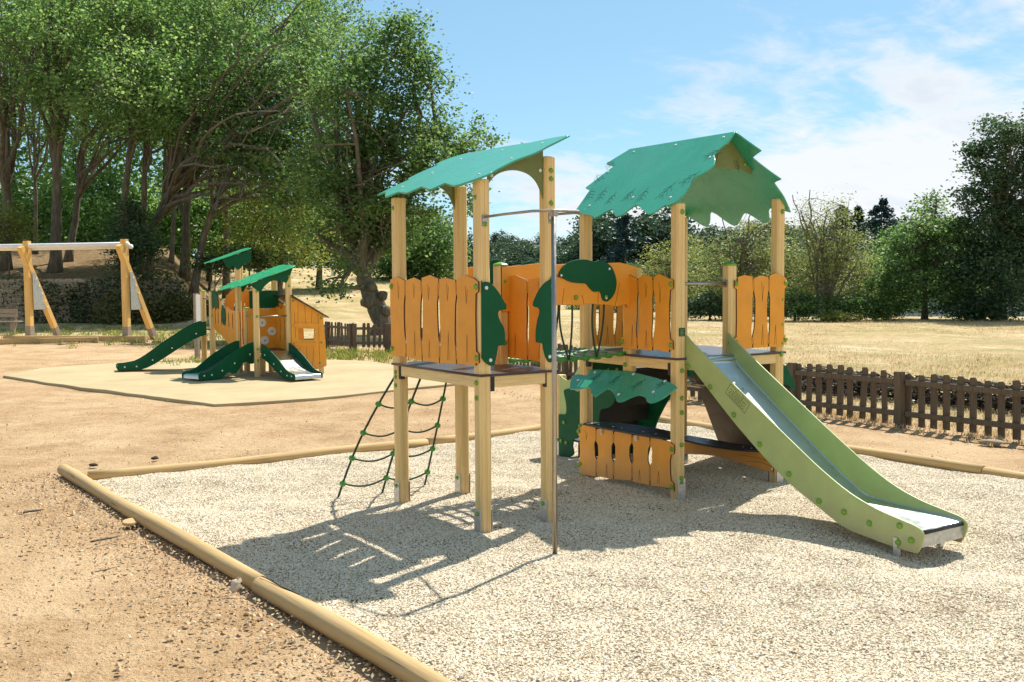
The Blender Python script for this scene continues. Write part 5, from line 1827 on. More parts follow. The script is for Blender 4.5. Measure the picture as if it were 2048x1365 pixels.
def crown_points(rng_, blobs, nclump, per, rc, shell=0.55, flat=0.6):
    """leaf positions gathered in clumps inside a set of ellipsoids (cx, cy, cz, rx, ry, rz)"""
    bl = np.array(blobs, float)
    vol = bl[:, 3] * bl[:, 4] * bl[:, 5]
    wts = vol ** 0.8
    pick = rng_.choice(len(bl), nclump, p=wts / wts.sum())
    u = rng_.normal(size=(nclump, 3))
    u /= np.linalg.norm(u, axis=1, keepdims=True)
    r = rng_.uniform(0, 1, size=(nclump, 1)) ** (1 / 3)
    r = shell + (1 - shell) * r if shell < 1 else r
    r = np.where(rng_.uniform(size=(nclump, 1)) < 0.25, rng_.uniform(0.2, 1, size=(nclump, 1)), r)
    C = bl[pick, :3] + u * r * bl[pick, 3:6]
    m = rng_.poisson(per, nclump).clip(4)
    own = np.repeat(np.arange(nclump), m)
    rcs = rc * rng_.uniform(0.55, 1.35, size=nclump)
    off = rng_.normal(size=(len(own), 3)) * 0.5
    off[:, 2] *= flat
    pts = C[own] + off * rcs[own][:, None]
    return C, pts


def limb_path(rng_, a, b, n=6, sag=0.12, wig=0.05):
    a, b = np.asarray(a, float), np.asarray(b, float)
    L_ = np.linalg.norm(b - a)
    pts = []
    side = rng_.normal(size=3) * wig * L_
    for i in range(n + 1):
        s = i / n
        p = a + (b - a) * s
        p = p + side * math.sin(math.pi * s) + np.array([0, 0, sag * L_ * math.sin(math.pi * s)]) + rng_.normal(size=3) * 0.012 * L_ * (0 < i < n)
        pts.append(tuple(p))
    return pts


def tree(name, label, base, trunk, r0, blobs, nclump, per, leaf, rc, mat_l, bark='bark', limbs=10, seed=0, group=None, cat="tree", shell=0.55, aspect=0.6, twigs=40, r1=None, split=0.35, sag=0.10, extra_limbs=(), thin=1.0):
    """trunk: points relative to the base; blobs: crown ellipsoids relative to the base"""
    rg = np.random.default_rng(seed)
    t = thing(name, label, cat, base, 0, group)
    C, pts = crown_points(rg, blobs, int(nclump * thin), per, rc, shell)
    mb = MB()
    tr = [np.array(p, float) for p in trunk]
    fine = []
    for i in range(len(tr) - 1):
        for k in range(4):
            s = k / 4
            fine.append(tr[i] * (1 - s) + tr[i + 1] * s + rg.normal(size=3) * r0 * 0.12 * (i + k > 0))
    fine.append(tr[-1])
    nF = len(fine)
    r1 = r1 if r1 is not None else r0 * 0.35
    rs = [r0 * (1.45 if i == 0 else 1.12 if i == 1 else 1.0) * (1 - i / (nF - 1)) + r1 * (i / (nF - 1)) for i in range(nF)]
    mb.tube([tuple(p) for p in fine], rs, 10)
    order = rg.permutation(len(C))[:limbs]
    ends = []
    for j in order:
        k = int(nF * (split + (1 - split) * rg.uniform(0, 0.95)))
        k = min(k, nF - 1)
        P = limb_path(rg, fine[k], C[j], 7, sag)
        ra = min(rs[k] * 0.6, r0 * 0.5)
        mb.tube(P, [ra * (1 - i / 8) + 0.012 for i in range(8)], 6, False)
        ends.append((P, ra))
    for (a, b, ra) in extra_limbs:
        P = limb_path(rg, a, b, 8, sag * 0.7, 0.05)
        mb.tube(P, [ra * (1 - i / 9.5) + 0.012 for i in range(9)], 7, False)
        ends.append((P, ra))
    if ends and twigs:
        for _ in range(twigs):
            P, ra = ends[rg.integers(len(ends))]
            i = rg.integers(2, len(P))
            a = np.array(P[i])
            j = np.argmin(np.linalg.norm(C - a - rg.normal(size=3) * 0.8, axis=1))
            Q_ = limb_path(rg, a, C[j], 4, 0.05)
            rr_ = max(0.012, ra * 0.25)
            mb.tube(Q_, [rr_ * (1 - q / 5) + 0.006 for q in range(5)], 5, False)
    mb.build("trunk", bark, t, True)
    V, F = leaf_quads(rg, pts, leaf, aspect=aspect)
    me = bpy.data.meshes.new("crown")
    fill_mesh(me, V, F)
    obj("crown", me, mat_l, t)
    return t


def spot(b100, d):
    """ground point on a bearing, with the terrain height"""
    x, y = bearing(b100, d)
    return (x, y, gz(x, y) - 0.05)


def vp(px, py, d, base):
    """offset from a tree's base of a crown point seen d metres out"""
    v = fw + r2 * ((px - 1024) / 2052.03) + u2 * ((682.5 - py) / 2052.03)
    p = CAM + v * d
    return (p.x - base[0], p.y - base[1], p.z - base[2])


def wood_tree(px, d, top, wtr, lean, name, label, blobs_px, seed, mat_l='lf_beech', nclump=250, per=85, leaf=0.175, rc=0.95, bark='bark', limbs=18, group=None, extra=(), twigs=110, **kw):
    if d > 48 and px < 700:
        kw.setdefault('thin', 0.8)
    base = spot((px - 1024) / 20.52, d)
    tr = [(0, 0, 0)]
    for (qx, qy) in lean:
        tr.append(vp(qx, qy, d, base))
    blobs = []
    for (qx, qy, rx, rz, dd) in blobs_px:
        c = vp(qx, qy, d + dd, base)
        m = d / 2052.03
        blobs.append((*c, rx * m, rx * m * 0.85, rz * m))
    ex_ = [(vp(a[0], a[1], d + a[2], base), vp(b[0], b[1], d + b[2], base), r_) for a, b, r_ in extra]
    wtr = wtr * (0.8 if d > 48 and px < 700 else 1.0)
    return tree(name, label, base, tr, wtr, blobs, nclump, per, leaf, rc, mat_l, bark, limbs, seed, group, extra_limbs=ex_, twigs=twigs, **kw)


wood_tree(112, 52, 0, 0.36, [(113, 430), (112, 300), (118, 180), (122, 60)], "beech_tree", "tall straight grey beech with a bare lower trunk, behind the swing frame",
          [(90, 60, 170, 120, 0), (180, 130, 130, 90, -3), (60, 200, 110, 70, -2), (150, -60, 200, 120, 2), (215, 40, 140, 120, -5)], 11, nclump=300, per=70)
wood_tree(12, 53, 0, 0.38, [(14, 420), (8, 300), (12, 150)], "beech_tree", "thick beech trunk at the very left edge of the wood",
          [(0, 100, 150, 120, 0), (20, 210, 120, 60, -3), (-60, 0, 170, 150, 0), (40, 10, 130, 90, -4)], 12, nclump=230, per=70)
wood_tree(75, 60, 0, 0.17, [(72, 400), (68, 250), (70, 100)], "young_beech", "slim young beech between the left edge trunk and the straight beech",
          [(70, 150, 90, 110, 0), (40, 60, 110, 110, 0)], 13, nclump=120, per=60)
wood_tree(140, 56, 0, 0.26, [(150, 440), (160, 360), (172, 250), (190, 150)], "forked_tree", "forked tree leaning right, its lower limb reaching towards the wood's middle",
          [(190, 150, 110, 90, 0), (250, 190, 110, 80, -2), (160, 230, 80, 50, 0), (210, 60, 140, 100, 2)], 14, nclump=200, per=65,
          extra=[((160, 355, 0), (240, 290, -2), 0.17)])
wood_tree(250, 50, 0, 0.24, [(248, 400), (262, 280), (285, 160), (300, 40)], "beech_tree", "beech of the leaning pair, rising from the dark evergreen bush",
          [(300, 60, 150, 120, 0), (240, 160, 120, 90, -3), (330, 150, 120, 90, -4), (280, -40, 180, 120, 2)], 15, nclump=270, per=70)
wood_tree(285, 51, 0, 0.22, [(288, 420), (292, 280), (280, 170), (270, 60)], "beech_tree", "beech standing just right of the leaning pair's first trunk",
          [(280, 100, 140, 110, 0), (350, 220, 110, 70, -3), (220, 250, 90, 60, -2)], 16, nclump=180, per=65)
wood_tree(298, 49.4, 0, 0.25, [(305, 460), (335, 390), (385, 330), (440, 270), (500, 220)], "spreading_oak", "old oak leaning right over the playhouse, long bare limbs spreading",
          [(520, 170, 170, 100, 0), (430, 110, 160, 110, 1), (620, 110, 140, 120, 0), (560, 290, 140, 70, -1), (640, 230, 130, 90, -1), (430, 240, 110, 70, 0), (520, 40, 180, 90, 2), (680, 60, 110, 90, 1), (480, 330, 110, 45, -1)], 17,
          'lf_oak', nclump=560, per=70, leaf=0.16, rc=0.85, limbs=34, twigs=260,
          extra=[((320, 420, 0), (560, 330, -5), 0.16), ((330, 400, 0), (640, 160, -4), 0.2), ((318, 430, 0), (600, 380, -5), 0.12), ((345, 380, 0), (540, 110, -2), 0.2), ((330, 400, 0), (470, 230, -6), 0.14), ((312, 450, 0), (480, 400, -5), 0.10), ((310, 440, 0), (520, 350, -6), 0.09), ((330, 390, 0), (420, 90, 0), 0.18)] + [((320 + 6 * (k % 5), 430 - 12 * (k % 5), 0), (x_, y_, dd_), 0.075) for k, (x_, y_, dd_) in enumerate([(700, 250, -5), (660, 130, -5), (610, 60, -4), (560, 150, -6), (520, 250, -7), (640, 310, -6), (480, 120, -5), (440, 60, -4), (590, 220, -7), (530, 400, -6), (450, 330, -7), (500, 60, -5), (400, 180, -5), (670, 200, -6), (570, 340, -7), (430, 420, -6)])])
wood_tree(345, 57, 0, 0.17, [(348, 440), (352, 330), (365, 200)], "young_oak", "slim pale trunk left of the thick mossy one, under the spreading oak",
          [(370, 160, 100, 110, 0), (400, 60, 120, 100, 0)], 18, 'lf_oak', nclump=120, per=60, bark='bark_pale')
wood_tree(372, 55, 0, 0.33, [(372, 440), (376, 330), (385, 180)], "oak_tree", "thick mossy trunk in the middle of the wood behind the playhouse roofs",
          [(400, 60, 160, 120, 0), (460, -20, 170, 120, 0), (340, 0, 160, 120, 0)], 19, 'lf_beech', nclump=260, per=70)
wood_tree(386, 50, 0, 0.24, [(408, 470), (432, 400), (470, 320), (540, 230)], "leaning_oak", "grey trunk leaning right with roots on the bank, behind the playhouse",
          [(560, 230, 130, 90, 0), (500, 300, 100, 60, -3), (620, 320, 120, 80, -3), (600, 400, 90, 60, -3)], 20, 'lf_oak', nclump=260, per=70, leaf=0.18, limbs=16, bark='bark_pale',
          extra=[((430, 405, 0), (600, 410, -3), 0.10)])
wood_tree(455, 60, 0, 0.26, [(452, 430), (448, 300), (460, 150)], "oak_tree", "dark trunk right of the leaning trunks, behind the playhouse back tower",
          [(470, 200, 130, 130, 0), (520, 330, 110, 90, 0), (440, 420, 80, 60, 0), (560, 100, 150, 130, 0), (600, 20, 130, 110, 0)], 21, 'lf_oak', nclump=300, per=75)
wood_tree(560, 54, 0, 0.2, [(565, 470), (575, 380), (590, 280)], "yellowing_tree", "tree with yellowing low foliage above the playhouse roofs",
          [(540, 470, 80, 55, -2), (580, 400, 90, 60, -2), (510, 420, 80, 50, -2), (620, 470, 70, 60, 0), (600, 330, 110, 70, 0), (470, 480, 60, 40, 0), (580, 505, 70, 30, -1)], 22, 'lf_yellow', nclump=260, per=70, leaf=0.15, rc=1.0, limbs=16)
wood_tree(640, 66, 0, 0.24, [(640, 480), (645, 380)], "round_tree", "bushy green tree at the top of the dry slope, left of the gnarled oak",
          [(650, 430, 90, 60, 0), (600, 480, 70, 40, 0), (690, 470, 80, 45, 0), (640, 505, 70, 22, 0), (700, 400, 80, 70, 2)], 23, 'lf_oak', nclump=260, per=65, leaf=0.2, rc=1.2)
# deeper trees that close the wood
dp = [(-60, 70, 8), (30, 72, 9), (170, 70, 8), (215, 76, 7), (320, 72, 9), (420, 76, 8), (520, 78, 8), (95, 84, 8), (260, 88, 8), (380, 90, 8), (480, 92, 7)]
for i, (px, d, sz) in enumerate(dp):
    rn = random.Random(100 + i)
    wood_tree(px, d, 0, 0.2, [(px + rn.uniform(-8, 8), 400), (px + rn.uniform(-15, 15), 200)], "wood_tree", "dim tree deep in the wood, seen only between nearer trunks",
              [(px, 90, 150, 150, 0), (px + 30, 280, 110, 90, 0), (px - 40, 390, 90, 70, 0), (px + 10, 455, 110, 50, 3)], 200 + i, 'lf_under' if i % 3 else 'lf_beech', nclump=150, per=48, leaf=0.34, rc=2.2, limbs=5, twigs=0, group="trees deep in the wood")
for i, (px, d, sz) in enumerate([(-30, 66, 60), (60, 68, 55), (150, 66, 60), (225, 70, 60), (330, 66, 50), (420, 66, 55), (500, 68, 60), (0, 92, 70), (110, 94, 70), (200, 94, 70), (290, 96, 70), (400, 96, 70), (500, 100, 70)]):
    wood_tree(px, d, 0, 0.08, [(px, 480)], "understory_shrub", "dim leafy shrub of the wood's understory between the trunks",
              [(px, 490, sz, 40, 0), (px + 25, 440, sz * 0.8, 50, 0), (px - 30, 400, sz * 0.7, 50, 0)], 240 + i, 'lf_under', nclump=120, per=46, leaf=0.28, rc=1.2, limbs=3, twigs=0, group="shrubs deep in the wood", cat="shrub")
# evergreen bush and undergrowth of the wood
wood_tree(262, 47.6, 0, 0.08, [(264, 500), (266, 440)], "holly_bush", "dark evergreen bush between the swing frame and the leaning trunks",
          [(262, 455, 42, 55, 0), (285, 495, 36, 40, -.5), (245, 510, 30, 40, 0)], 31, 'lf_dark', nclump=150, per=70, leaf=0.12, rc=0.55, cat="bush", limbs=5)
wood_tree(20, 49, 0, 0.06, [(20, 480)], "hazel_bush", "pale green hazel bush at the left edge of the wood",
          [(18, 450, 40, 40, 0), (45, 470, 25, 25, 0), (0, 480, 30, 30, 0)], 32, 'lf_yellow', nclump=70, per=60, leaf=0.13, rc=0.6, cat="bush", limbs=5)
wood_tree(430, 50, 0, 0.05, [(430, 520)], "low_bush", "low dark scrub on the bank behind the playhouse back tower",
          [(440, 525, 40, 18, 0), (400, 530, 30, 16, 0), (490, 520, 50, 22, 2), (540, 525, 45, 20, 3)], 33, 'lf_dark', nclump=110, per=60, leaf=0.14, rc=0.55, cat="bush", limbs=3)

# the gnarled oak by the fence
ob = spot((768 - 1024) / 20.52, 36)
P_ = lambda px, py, dd=0: vp(px, py, 36 + dd, ob)
oak_blobs = []
for (qx, qy, rx, rz, dd) in [(770, 130, 95, 85, 0), (840, 200, 70, 90, 0), (700, 230, 95, 80, -1), (780, 310, 90, 70, 0), (640, 330, 80, 60, -1), (720, 400, 90, 50, -1.0), (920, 300, 70, 45, 0), (960, 270, 40, 30, .5), (870, 330, 70, 50, -1), (650, 140, 80, 70, 1), (790, 480, 60, 35, 0.5), (690, 530, 34, 14, -1.5), (820, 410, 60, 50, 0), (930, 400, 50, 40, .5), (680, 455, 60, 32, -1), (800, 70, 60, 45, 0), (650, 582, 42, 14, -2.5)]:
    oak_blobs.append((*P_(qx, qy, dd), rx * 0.01754, rx * 0.015, rz * 0.01754))
OAK = tree("gnarled_oak", "gnarled old oak with a split leaning trunk, behind the leaf tower's left posts", ob,
           [(0, 0, 0), P_(757, 620), P_(742, 590), P_(728, 560), P_(708, 510), P_(700, 440), P_(715, 360), P_(740, 270)], 0.37, oak_blobs, 540, 66, 0.14, 0.60, 'lf_oak', 'bark', limbs=38, seed=41, r1=0.16, split=0.4, twigs=260, sag=0.05,
           extra_limbs=[(P_(735, 575), P_(640, 588, -2.5), 0.07), (P_(712, 520), P_(850, 330, 0), 0.2), (P_(720, 540), P_(800, 400), 0.2), (P_(800, 400), P_(940, 290), 0.11), (P_(705, 480), P_(640, 330), 0.15), (P_(850, 330), P_(830, 130), 0.12)])
# burrs on its trunk
for (qx, qy, r_) in ((734, 604, 0.24), (766, 592, 0.17), (743, 575, 0.2), (772, 622, 0.2)):
    c = P_(qx, qy, -0.25)
    bm = bmesh.new()
    bmesh.ops.create_icosphere(bm, subdivisions=2, radius=r_)
    for v in bm.verts:
        v.co = v.co * (1 + 0.35 * mnoise.noise(v.co * 6 + Vector((qx, 0, 0)))) + Vector(c)
    me = bpy.data.meshes.new("burr")
    bm.to_mesh(me)
    bm.free()
    me.polygons.foreach_set("use_smooth", [True] * len(me.polygons))
    obj("burr", me, 'bark', OAK)

# trees and shrubs along the lake side
wood_tree(860, 74, 0, 0.25, [(860, 500)], "round_tree", "round dark tree beyond the oak, between the leaf tower's left posts",
          [(850, 490, 60, 60, 0), (820, 540, 60, 45, 0), (890, 530, 45, 45, 0), (790, 500, 50, 50, 2)], 51, 'lf_oak', nclump=240, per=65, leaf=0.24, rc=1.3, limbs=8, twigs=20)
wood_tree(2000, 45, 0, 0.24, [(2000, 480), (1995, 350)], "alder_tree", "tall dark tree on the right edge, towering over the lakeside bushes",
          [(2010, 300, 70, 60, 0), (1970, 380, 55, 50, -.5), (2050, 380, 60, 80, 0), (1960, 300, 30, 30, 0), (2000, 470, 80, 60, 0), (1990, 560, 90, 60, -.5), (2060, 520, 80, 80, 0), (2080, 280, 70, 70, 0), (2120, 420, 90, 120, 0), (1940, 520, 50, 50, 0), (1950, 330, 26, 24, 0), (1945, 420, 22, 26, 0), (1995, 255, 36, 24, 0), (1975, 450, 50, 60, 0)], 52, 'lf_dark', nclump=600, per=70, leaf=0.15, rc=0.6, limbs=34, twigs=160)
wood_tree(1850, 46, 0, 0.12, [(1850, 540), (1845, 450)], "dark_bush", "broad dark green bush with lighter sunlit crown, left of the tall dark tree",
          [(1850, 470, 75, 55, 0), (1800, 530, 60, 50, 0), (1900, 500, 60, 60, 0), (1850, 575, 100, 50, 0), (1780, 590, 50, 40, -.5), (1930, 590, 60, 45, 0), (1870, 420, 40, 30, 1)], 53, 'lf_oak', nclump=380, per=60, leaf=0.14, rc=0.55, limbs=24, cat="bush")
wood_tree(1660, 46, 0, 0.10, [(1650, 560), (1640, 480)], "willow_shrub", "pale silvery willow shrub with wispy twigs, right of the slide tower",
          [(1650, 490, 55, 60, 0), (1610, 440, 30, 50, 0), (1690, 500, 50, 45, 0), (1720, 540, 35, 40, 0), (1640, 560, 55, 45, 0), (1600, 540, 30, 50, 0), (1680, 420, 30, 35, 0)], 54, 'lf_willow', nclump=260, per=42, leaf=0.12, rc=0.6, limbs=30, aspect=0.35, cat="shrub", bark='bark_pale', split=0.1, twigs=120,
          extra=[((1640, 610, 0), (1585, 390, 0), 0.04), ((1640, 610, 0), (1620, 380, 0), 0.04), ((1650, 610, 0), (1760, 580, 0), 0.04)])
wood_tree(1480, 47, 0, 0.10, [(1480, 560), (1485, 480)], "willow_shrub", "pale willow shrub seen between the slide tower's right posts",
          [(1500, 500, 50, 60, 0), (1440, 520, 45, 50, 0), (1530, 560, 40, 50, 0), (1470, 580, 60, 40, 0), (1400, 540, 35, 45, 0), (1540, 470, 30, 40, 0)], 55, 'lf_willow', nclump=250, per=38, leaf=0.12, rc=0.5, limbs=28, aspect=0.35, cat="shrub", split=0.1, twigs=120,
          extra=[((1480, 610, 0), (1440, 410, 0), 0.035), ((1480, 610, 0), (1510, 400, 0), 0.035), ((1475, 615, 0), (1400, 470, 0), 0.03)])
wood_tree(1330, 50, 0, 0.10, [(1335, 560)], "willow_shrub", "pale green willow shrub beside the bridge, left of the tower's front post",
          [(1330, 520, 40, 40, 0), (1300, 550, 30, 35, 0), (1375, 530, 35, 60, 0), (1350, 580, 50, 40, 0)], 56, 'lf_willow', nclump=170, per=50, leaf=0.13, rc=0.6, limbs=14, aspect=0.4, cat="shrub", split=0.1, twigs=50)
for i, (px, d, ty, lb, mt_) in enumerate([(1570, 52, 470, "grey green shrub standing between the two silvery willows", 'lf_willow'), (1740, 51, 500, "pale green shrub filling the gap right of the silvery willow", 'lf_willow'), (1420, 54, 480, "green lakeside bush behind the grab bar willow", 'lf_oak'), (1265, 60, 520, "grey green lakeside bush left of the slide tower's front post", 'lf_willow'), (1790, 55, 440, "dark lakeside bush behind the broad dark green bush", 'lf_oak'), (1200, 66, 540, "low lakeside bush seen through the hanging bridge ropes", 'lf_oak')]):
    wood_tree(px, d, 0, 0.07, [(px, 560)], "lakeside_bush", lb,
              [(px, ty + 55, 45, 45, 0), (px - 35, ty + 85, 40, 40, 0), (px + 35, ty + 80, 40, 42, 0), (px, 600, 70, 35, 0)], 90 + i, mt_, nclump=230, per=38, leaf=0.13, rc=0.5, limbs=24, twigs=90, cat="bush", split=0.1)
for i, (px, d, lb) in enumerate([(1590, 45, "low dark scrub at the foot of the silvery willow"), (1420, 46.5, "low dark scrub under the willows behind the grab bar"), (1720, 45.5, "low dark scrub on the field edge between willow and dark bush"), (1960, 44.5, "low dark scrub under the tall dark tree on the right")]):
    wood_tree(px, d, 0, 0.05, [(px, 600)], "low_scrub", lb,
              [(px, 612, 48, 24, 0), (px + 50, 620, 34, 15, 0), (px - 46, 618, 30, 17, 0)], 60 + i, 'lf_dark' if i % 2 else 'lf_oak', nclump=70, per=60, leaf=0.13, rc=0.5, limbs=14, cat="bush", twigs=40)
gp_ = spot((1675 - 1024) / 20.52, 44)
wood_tree(1675, 44.2, 0, 0.03, [(1675, 632)], "nettle_patch", "bright green low patch of nettles on the dry field's edge",
          [(1665, 634, 30, 7, 0), (1700, 636, 20, 5, 0)], 70, 'greengrass', nclump=50, per=40, leaf=0.12, rc=0.25, limbs=0, cat="plants", twigs=0)


def conifer(px, d, topy, wpx, seed, label, name="conifer"):
    base = spot((px - 1024) / 20.52, d)
    rg = np.random.default_rng(seed)
    top = vp(px, topy, d, base)
    H = top[2]
    R = wpx * d / 2052.03
    t = thing(name, label, "tree", base)
    mb = MB().tube([(0, 0, 0), (top[0] * .5, top[1] * .5, H * .5), (top[0], top[1], H)], [H * 0.02, H * 0.013, 0.02], 8)
    pts = []
    for k in range(int(H * 6)):
        s = rg.uniform(0.12, 0.99)
        a = rg.uniform(0, 2 * math.pi)
        L_ = R * (1 - s) ** 0.5 * rg.uniform(0.55, 1.1) + 0.15
        z = H * s
        P = [(top[0] * s, top[1] * s, z), (top[0] * s + math.cos(a) * L_ * .5, top[1] * s + math.sin(a) * L_ * .5, z - L_ * 0.05), (top[0] * s + math.cos(a) * L_, top[1] * s + math.sin(a) * L_, z - L_ * 0.22)]
        mb.tube(P, [0.05, 0.03, 0.01], 4, False)
        for _ in range(46):
            q = rg.uniform(0.1, 1.05)
            pts.append((top[0] * s + math.cos(a) * L_ * q + rg.normal() * 0.1 * L_, top[1] * s + math.sin(a) * L_ * q + rg.normal() * 0.1 * L_, z - L_ * 0.2 * q * q + rg.normal() * 0.22))
    mb.build("trunk", 'bark', t, True)
    V, F = leaf_quads(rg, np.array(pts), 0.5, aspect=0.5)
    me = bpy.data.meshes.new("crown")
    fill_mesh(me, V, F)
    obj("crown", me, 'lf_conifer', t)
    return t


conifer(1763, 120, 398, 80, 81, "blue green conifer rising behind the willow, largest on the far shore")
conifer(1716, 130, 416, 34, 82, "narrow small conifer just left of the largest far conifer")
conifer(1688, 122, 410, 60, 83, "dark conifer top peeping over the silvery willow shrub")
conifer(1250, 125, 430, 80, 84, "dark conifer standing above the far wood, between bridge and slide tower")

# far wood on the opposite shore
fp = []
for i in range(3):
    base = (0, 0, 0)
    rn = random.Random(300 + i)
    H = 9 + i
    bl = [(0, 0, H * 0.62, 3.6, 3.6, H * 0.34), (1.6, 0.5, H * 0.5, 2.6, 2.6, H * 0.3), (-1.8, -0.3, H * 0.48, 2.6, 2.6, H * 0.3), (0.4, 0.2, H * 0.25, 3.4, 3.4, H * 0.24)]
    fp.append(tree("far_tree", "leafy tree of the far wood across the lake, one of many alike", (0, 0, 0), [(0, 0, 0), (0.1, 0, H * 0.4), (0, 0.1, H * 0.75)], 0.25, bl, 150, 26, 0.62, 1.5, 'lf_far', 'bark', limbs=5, seed=310 + i, group="trees of the far wood", twigs=0))
used = [False] * 3


def put_far(px, d, s, seed, label=None, group=None):
    rn = random.Random(seed)
    k = rn.randrange(3)
    b = spot((px - 1024) / 20.52, d)
    if not used[k]:
        o = fp[k]
        used[k] = True
    else:
        o = fp[k].copy()
        COL.objects.link(o)
        for ch in list(fp[k].children):
            c = ch.copy()
            COL.objects.link(c)
            c.parent = o
    if label:
        o['label'], o['group'] = label, group
    o.location = b
    o.rotation_euler = (0, 0, rn.uniform(0, 6.28))
    o.scale = (s * rn.uniform(0.9, 1.15), s * rn.uniform(0.9, 1.15), s)


i = 0
rn = random.Random(77)
for row, (d0, st_) in enumerate(((186, 28), (204, 32), (226, 38), (256, 42), (300, 46))):
    px = 860 + row * 7
    while px < 2150:
        s = rn.uniform(0.75, 1.1)
        if 1180 < px < 1330:
            s *= 1.35
        elif px < 1150:
            s *= 0.78
        elif px > 1540:
            s *= 1.12
        put_far(px, d0 + rn.uniform(-7, 7), s, 400 + i)
        i += 1
        px += st_ * rn.uniform(0.75, 1.25)
# hedge trees at the top of the dry slope, left
for k, (px, d, s) in enumerate(((600, 104, .62), (640, 108, .6), (680, 102, .66), (720, 108, .6), (760, 104, .66), (800, 110, .7), (840, 108, .75), (560, 106, .7), (520, 104, .7), (880, 112, .75), (915, 118, .7), (950, 122, .66))):
    put_far(px, d, s, 900 + k, "leafy tree in the row along the top of the dry slope", "trees along the top of the dry slope")

# ------------------------------------------------------------------ ivy, brambles, brushwood, grass, litter


def scatter_quads(name, pts, size, mat, seed, aspect=0.6, up=0.3):
    rg = np.random.default_rng(seed)
    V, F = leaf_quads(rg, np.array(pts, float), size, up, aspect)
    me = bpy.data.meshes.new(name)
    fill_mesh(me, V, F)
    return obj(name, me, mat, None, "stuff")


rg = np.random.default_rng(5)
pts = []
for _ in range(5200):
    x = rg.uniform(2.2, wdv.length + 0.4)
    dens = 0.5 + 0.5 * math.sin(x * 1.7) * math.sin(x * 0.6 + 1)
    if x < 5.4 and rg.uniform() > dens * 0.5 + (0.35 if x > 3.2 else 0):
        continue
    z = rg.uniform(-0.1, 2.15 + 0.35 * math.sin(x * 0.9))
    yv = -0.1 - abs(rg.normal()) * 0.18 - 0.25 * max(0, math.sin(x * 1.1 + z))
    p = WA + wdv.normalized() * x + Vector((-wdv.normalized().y, wdv.normalized().x, 0)) * yv
    pts.append((p.x, p.y, max(0.02, z)))
scatter_quads("ivy", pts, 0.15, 'lf_ivy', 6)
pts = []
for (px, d, rx, rz, n) in ((300, 46.3, 2.1, 1.3, 2600), (345, 46.6, 1.8, 1.25, 2200), (378, 47.5, 1.6, 1.3, 1500), (250, 46.4, 1.5, 1.5, 1400), (410, 49.5, 1.6, 1.0, 900)):
    bx_, by_ = bearing((px - 1024) / 20.52, d)
    for _ in range(n):
        u = rg.normal(size=3)
        u /= np.linalg.norm(u)
        r = rg.uniform(0.7, 1.05)
        z = abs(u[2]) * rz * r
        pts.append((bx_ + u[0] * rx * r, by_ + u[1] * 0.9 * r, gz(bx_, by_) * 0.0 + z + 0.0))
scatter_quads("bramble_undergrowth", pts, 0.14, 'lf_bramble', 8)
# dead brushwood hedge beyond the picket fence
pts = []
mbx = MB()
rn = random.Random(13)
for _ in range(1500):
    y = rn.uniform(-6.5, 9.5)
    x = 9.62 + 0.03 * math.sin(y) + rn.gauss(0, 0.13)
    z = rn.uniform(0.0, 0.31)
    L_ = rn.uniform(0.25, 0.8)
    a = rn.gauss(math.pi / 2, 0.5)
    e = rn.gauss(0.05, 0.3)
    dx_, dy_, dz_ = math.cos(a) * math.cos(e) * L_, math.sin(a) * math.cos(e) * L_, math.sin(e) * L_
    mbx.tube([(x, y, z), (x + dx_ * .5, y + dy_ * .5, min(0.36, max(0.02, z + dz_ * .5 + rn.uniform(-.03, .03)))), (x + dx_, y + dy_, min(0.37, max(0.02, z + dz_)))], [0.014, 0.011, 0.005], 4, False)
    for _k in range(4):
        pts.append((x + rn.gauss(0, 0.13), y + rn.gauss(0, 0.2), min(0.35, max(0.03, z + rn.gauss(0, 0.07)))))
hx = mbx.build("brushwood_hedge", 'brush', None)
tag(hx, "low dark hedge of dead brushwood standing behind the picket fence", "hedge")
hl2 = scatter_quads("hedge_leaves", pts, 0.075, 'brush', 14)
hl2.parent = hx


def blades(name, spots, mat, seed, h=(0.05, 0.14), w=0.006, kind="stuff"):
    rg_ = np.random.default_rng(seed)
    n = len(spots)
    P = np.array(spots, float)
    a = rg_.uniform(0, 2 * math.pi, n)
    hh = rg_.uniform(h[0], h[1], n)
    ln = rg_.uniform(0.1, 0.9, n)[:, None] * hh[:, None]
    d = np.stack([np.cos(a), np.sin(a), np.zeros(n)], 1)
    s = np.stack([-np.sin(a), np.cos(a), np.zeros(n)], 1) * w
    up_ = np.array([0, 0, 1.0])
    V = np.stack([P - s, P + s, P + d * ln * 0.45 + up_ * hh[:, None] * 0.62 + s * 0.6, P + d * ln + up_ * hh[:, None]], 1).reshape(-1, 3)
    F = np.arange(4 * n).reshape(n, 4)
    me = bpy.data.meshes.new(name)
    fill_mesh(me, V, F)
    return obj(name, me, mat, None, kind)


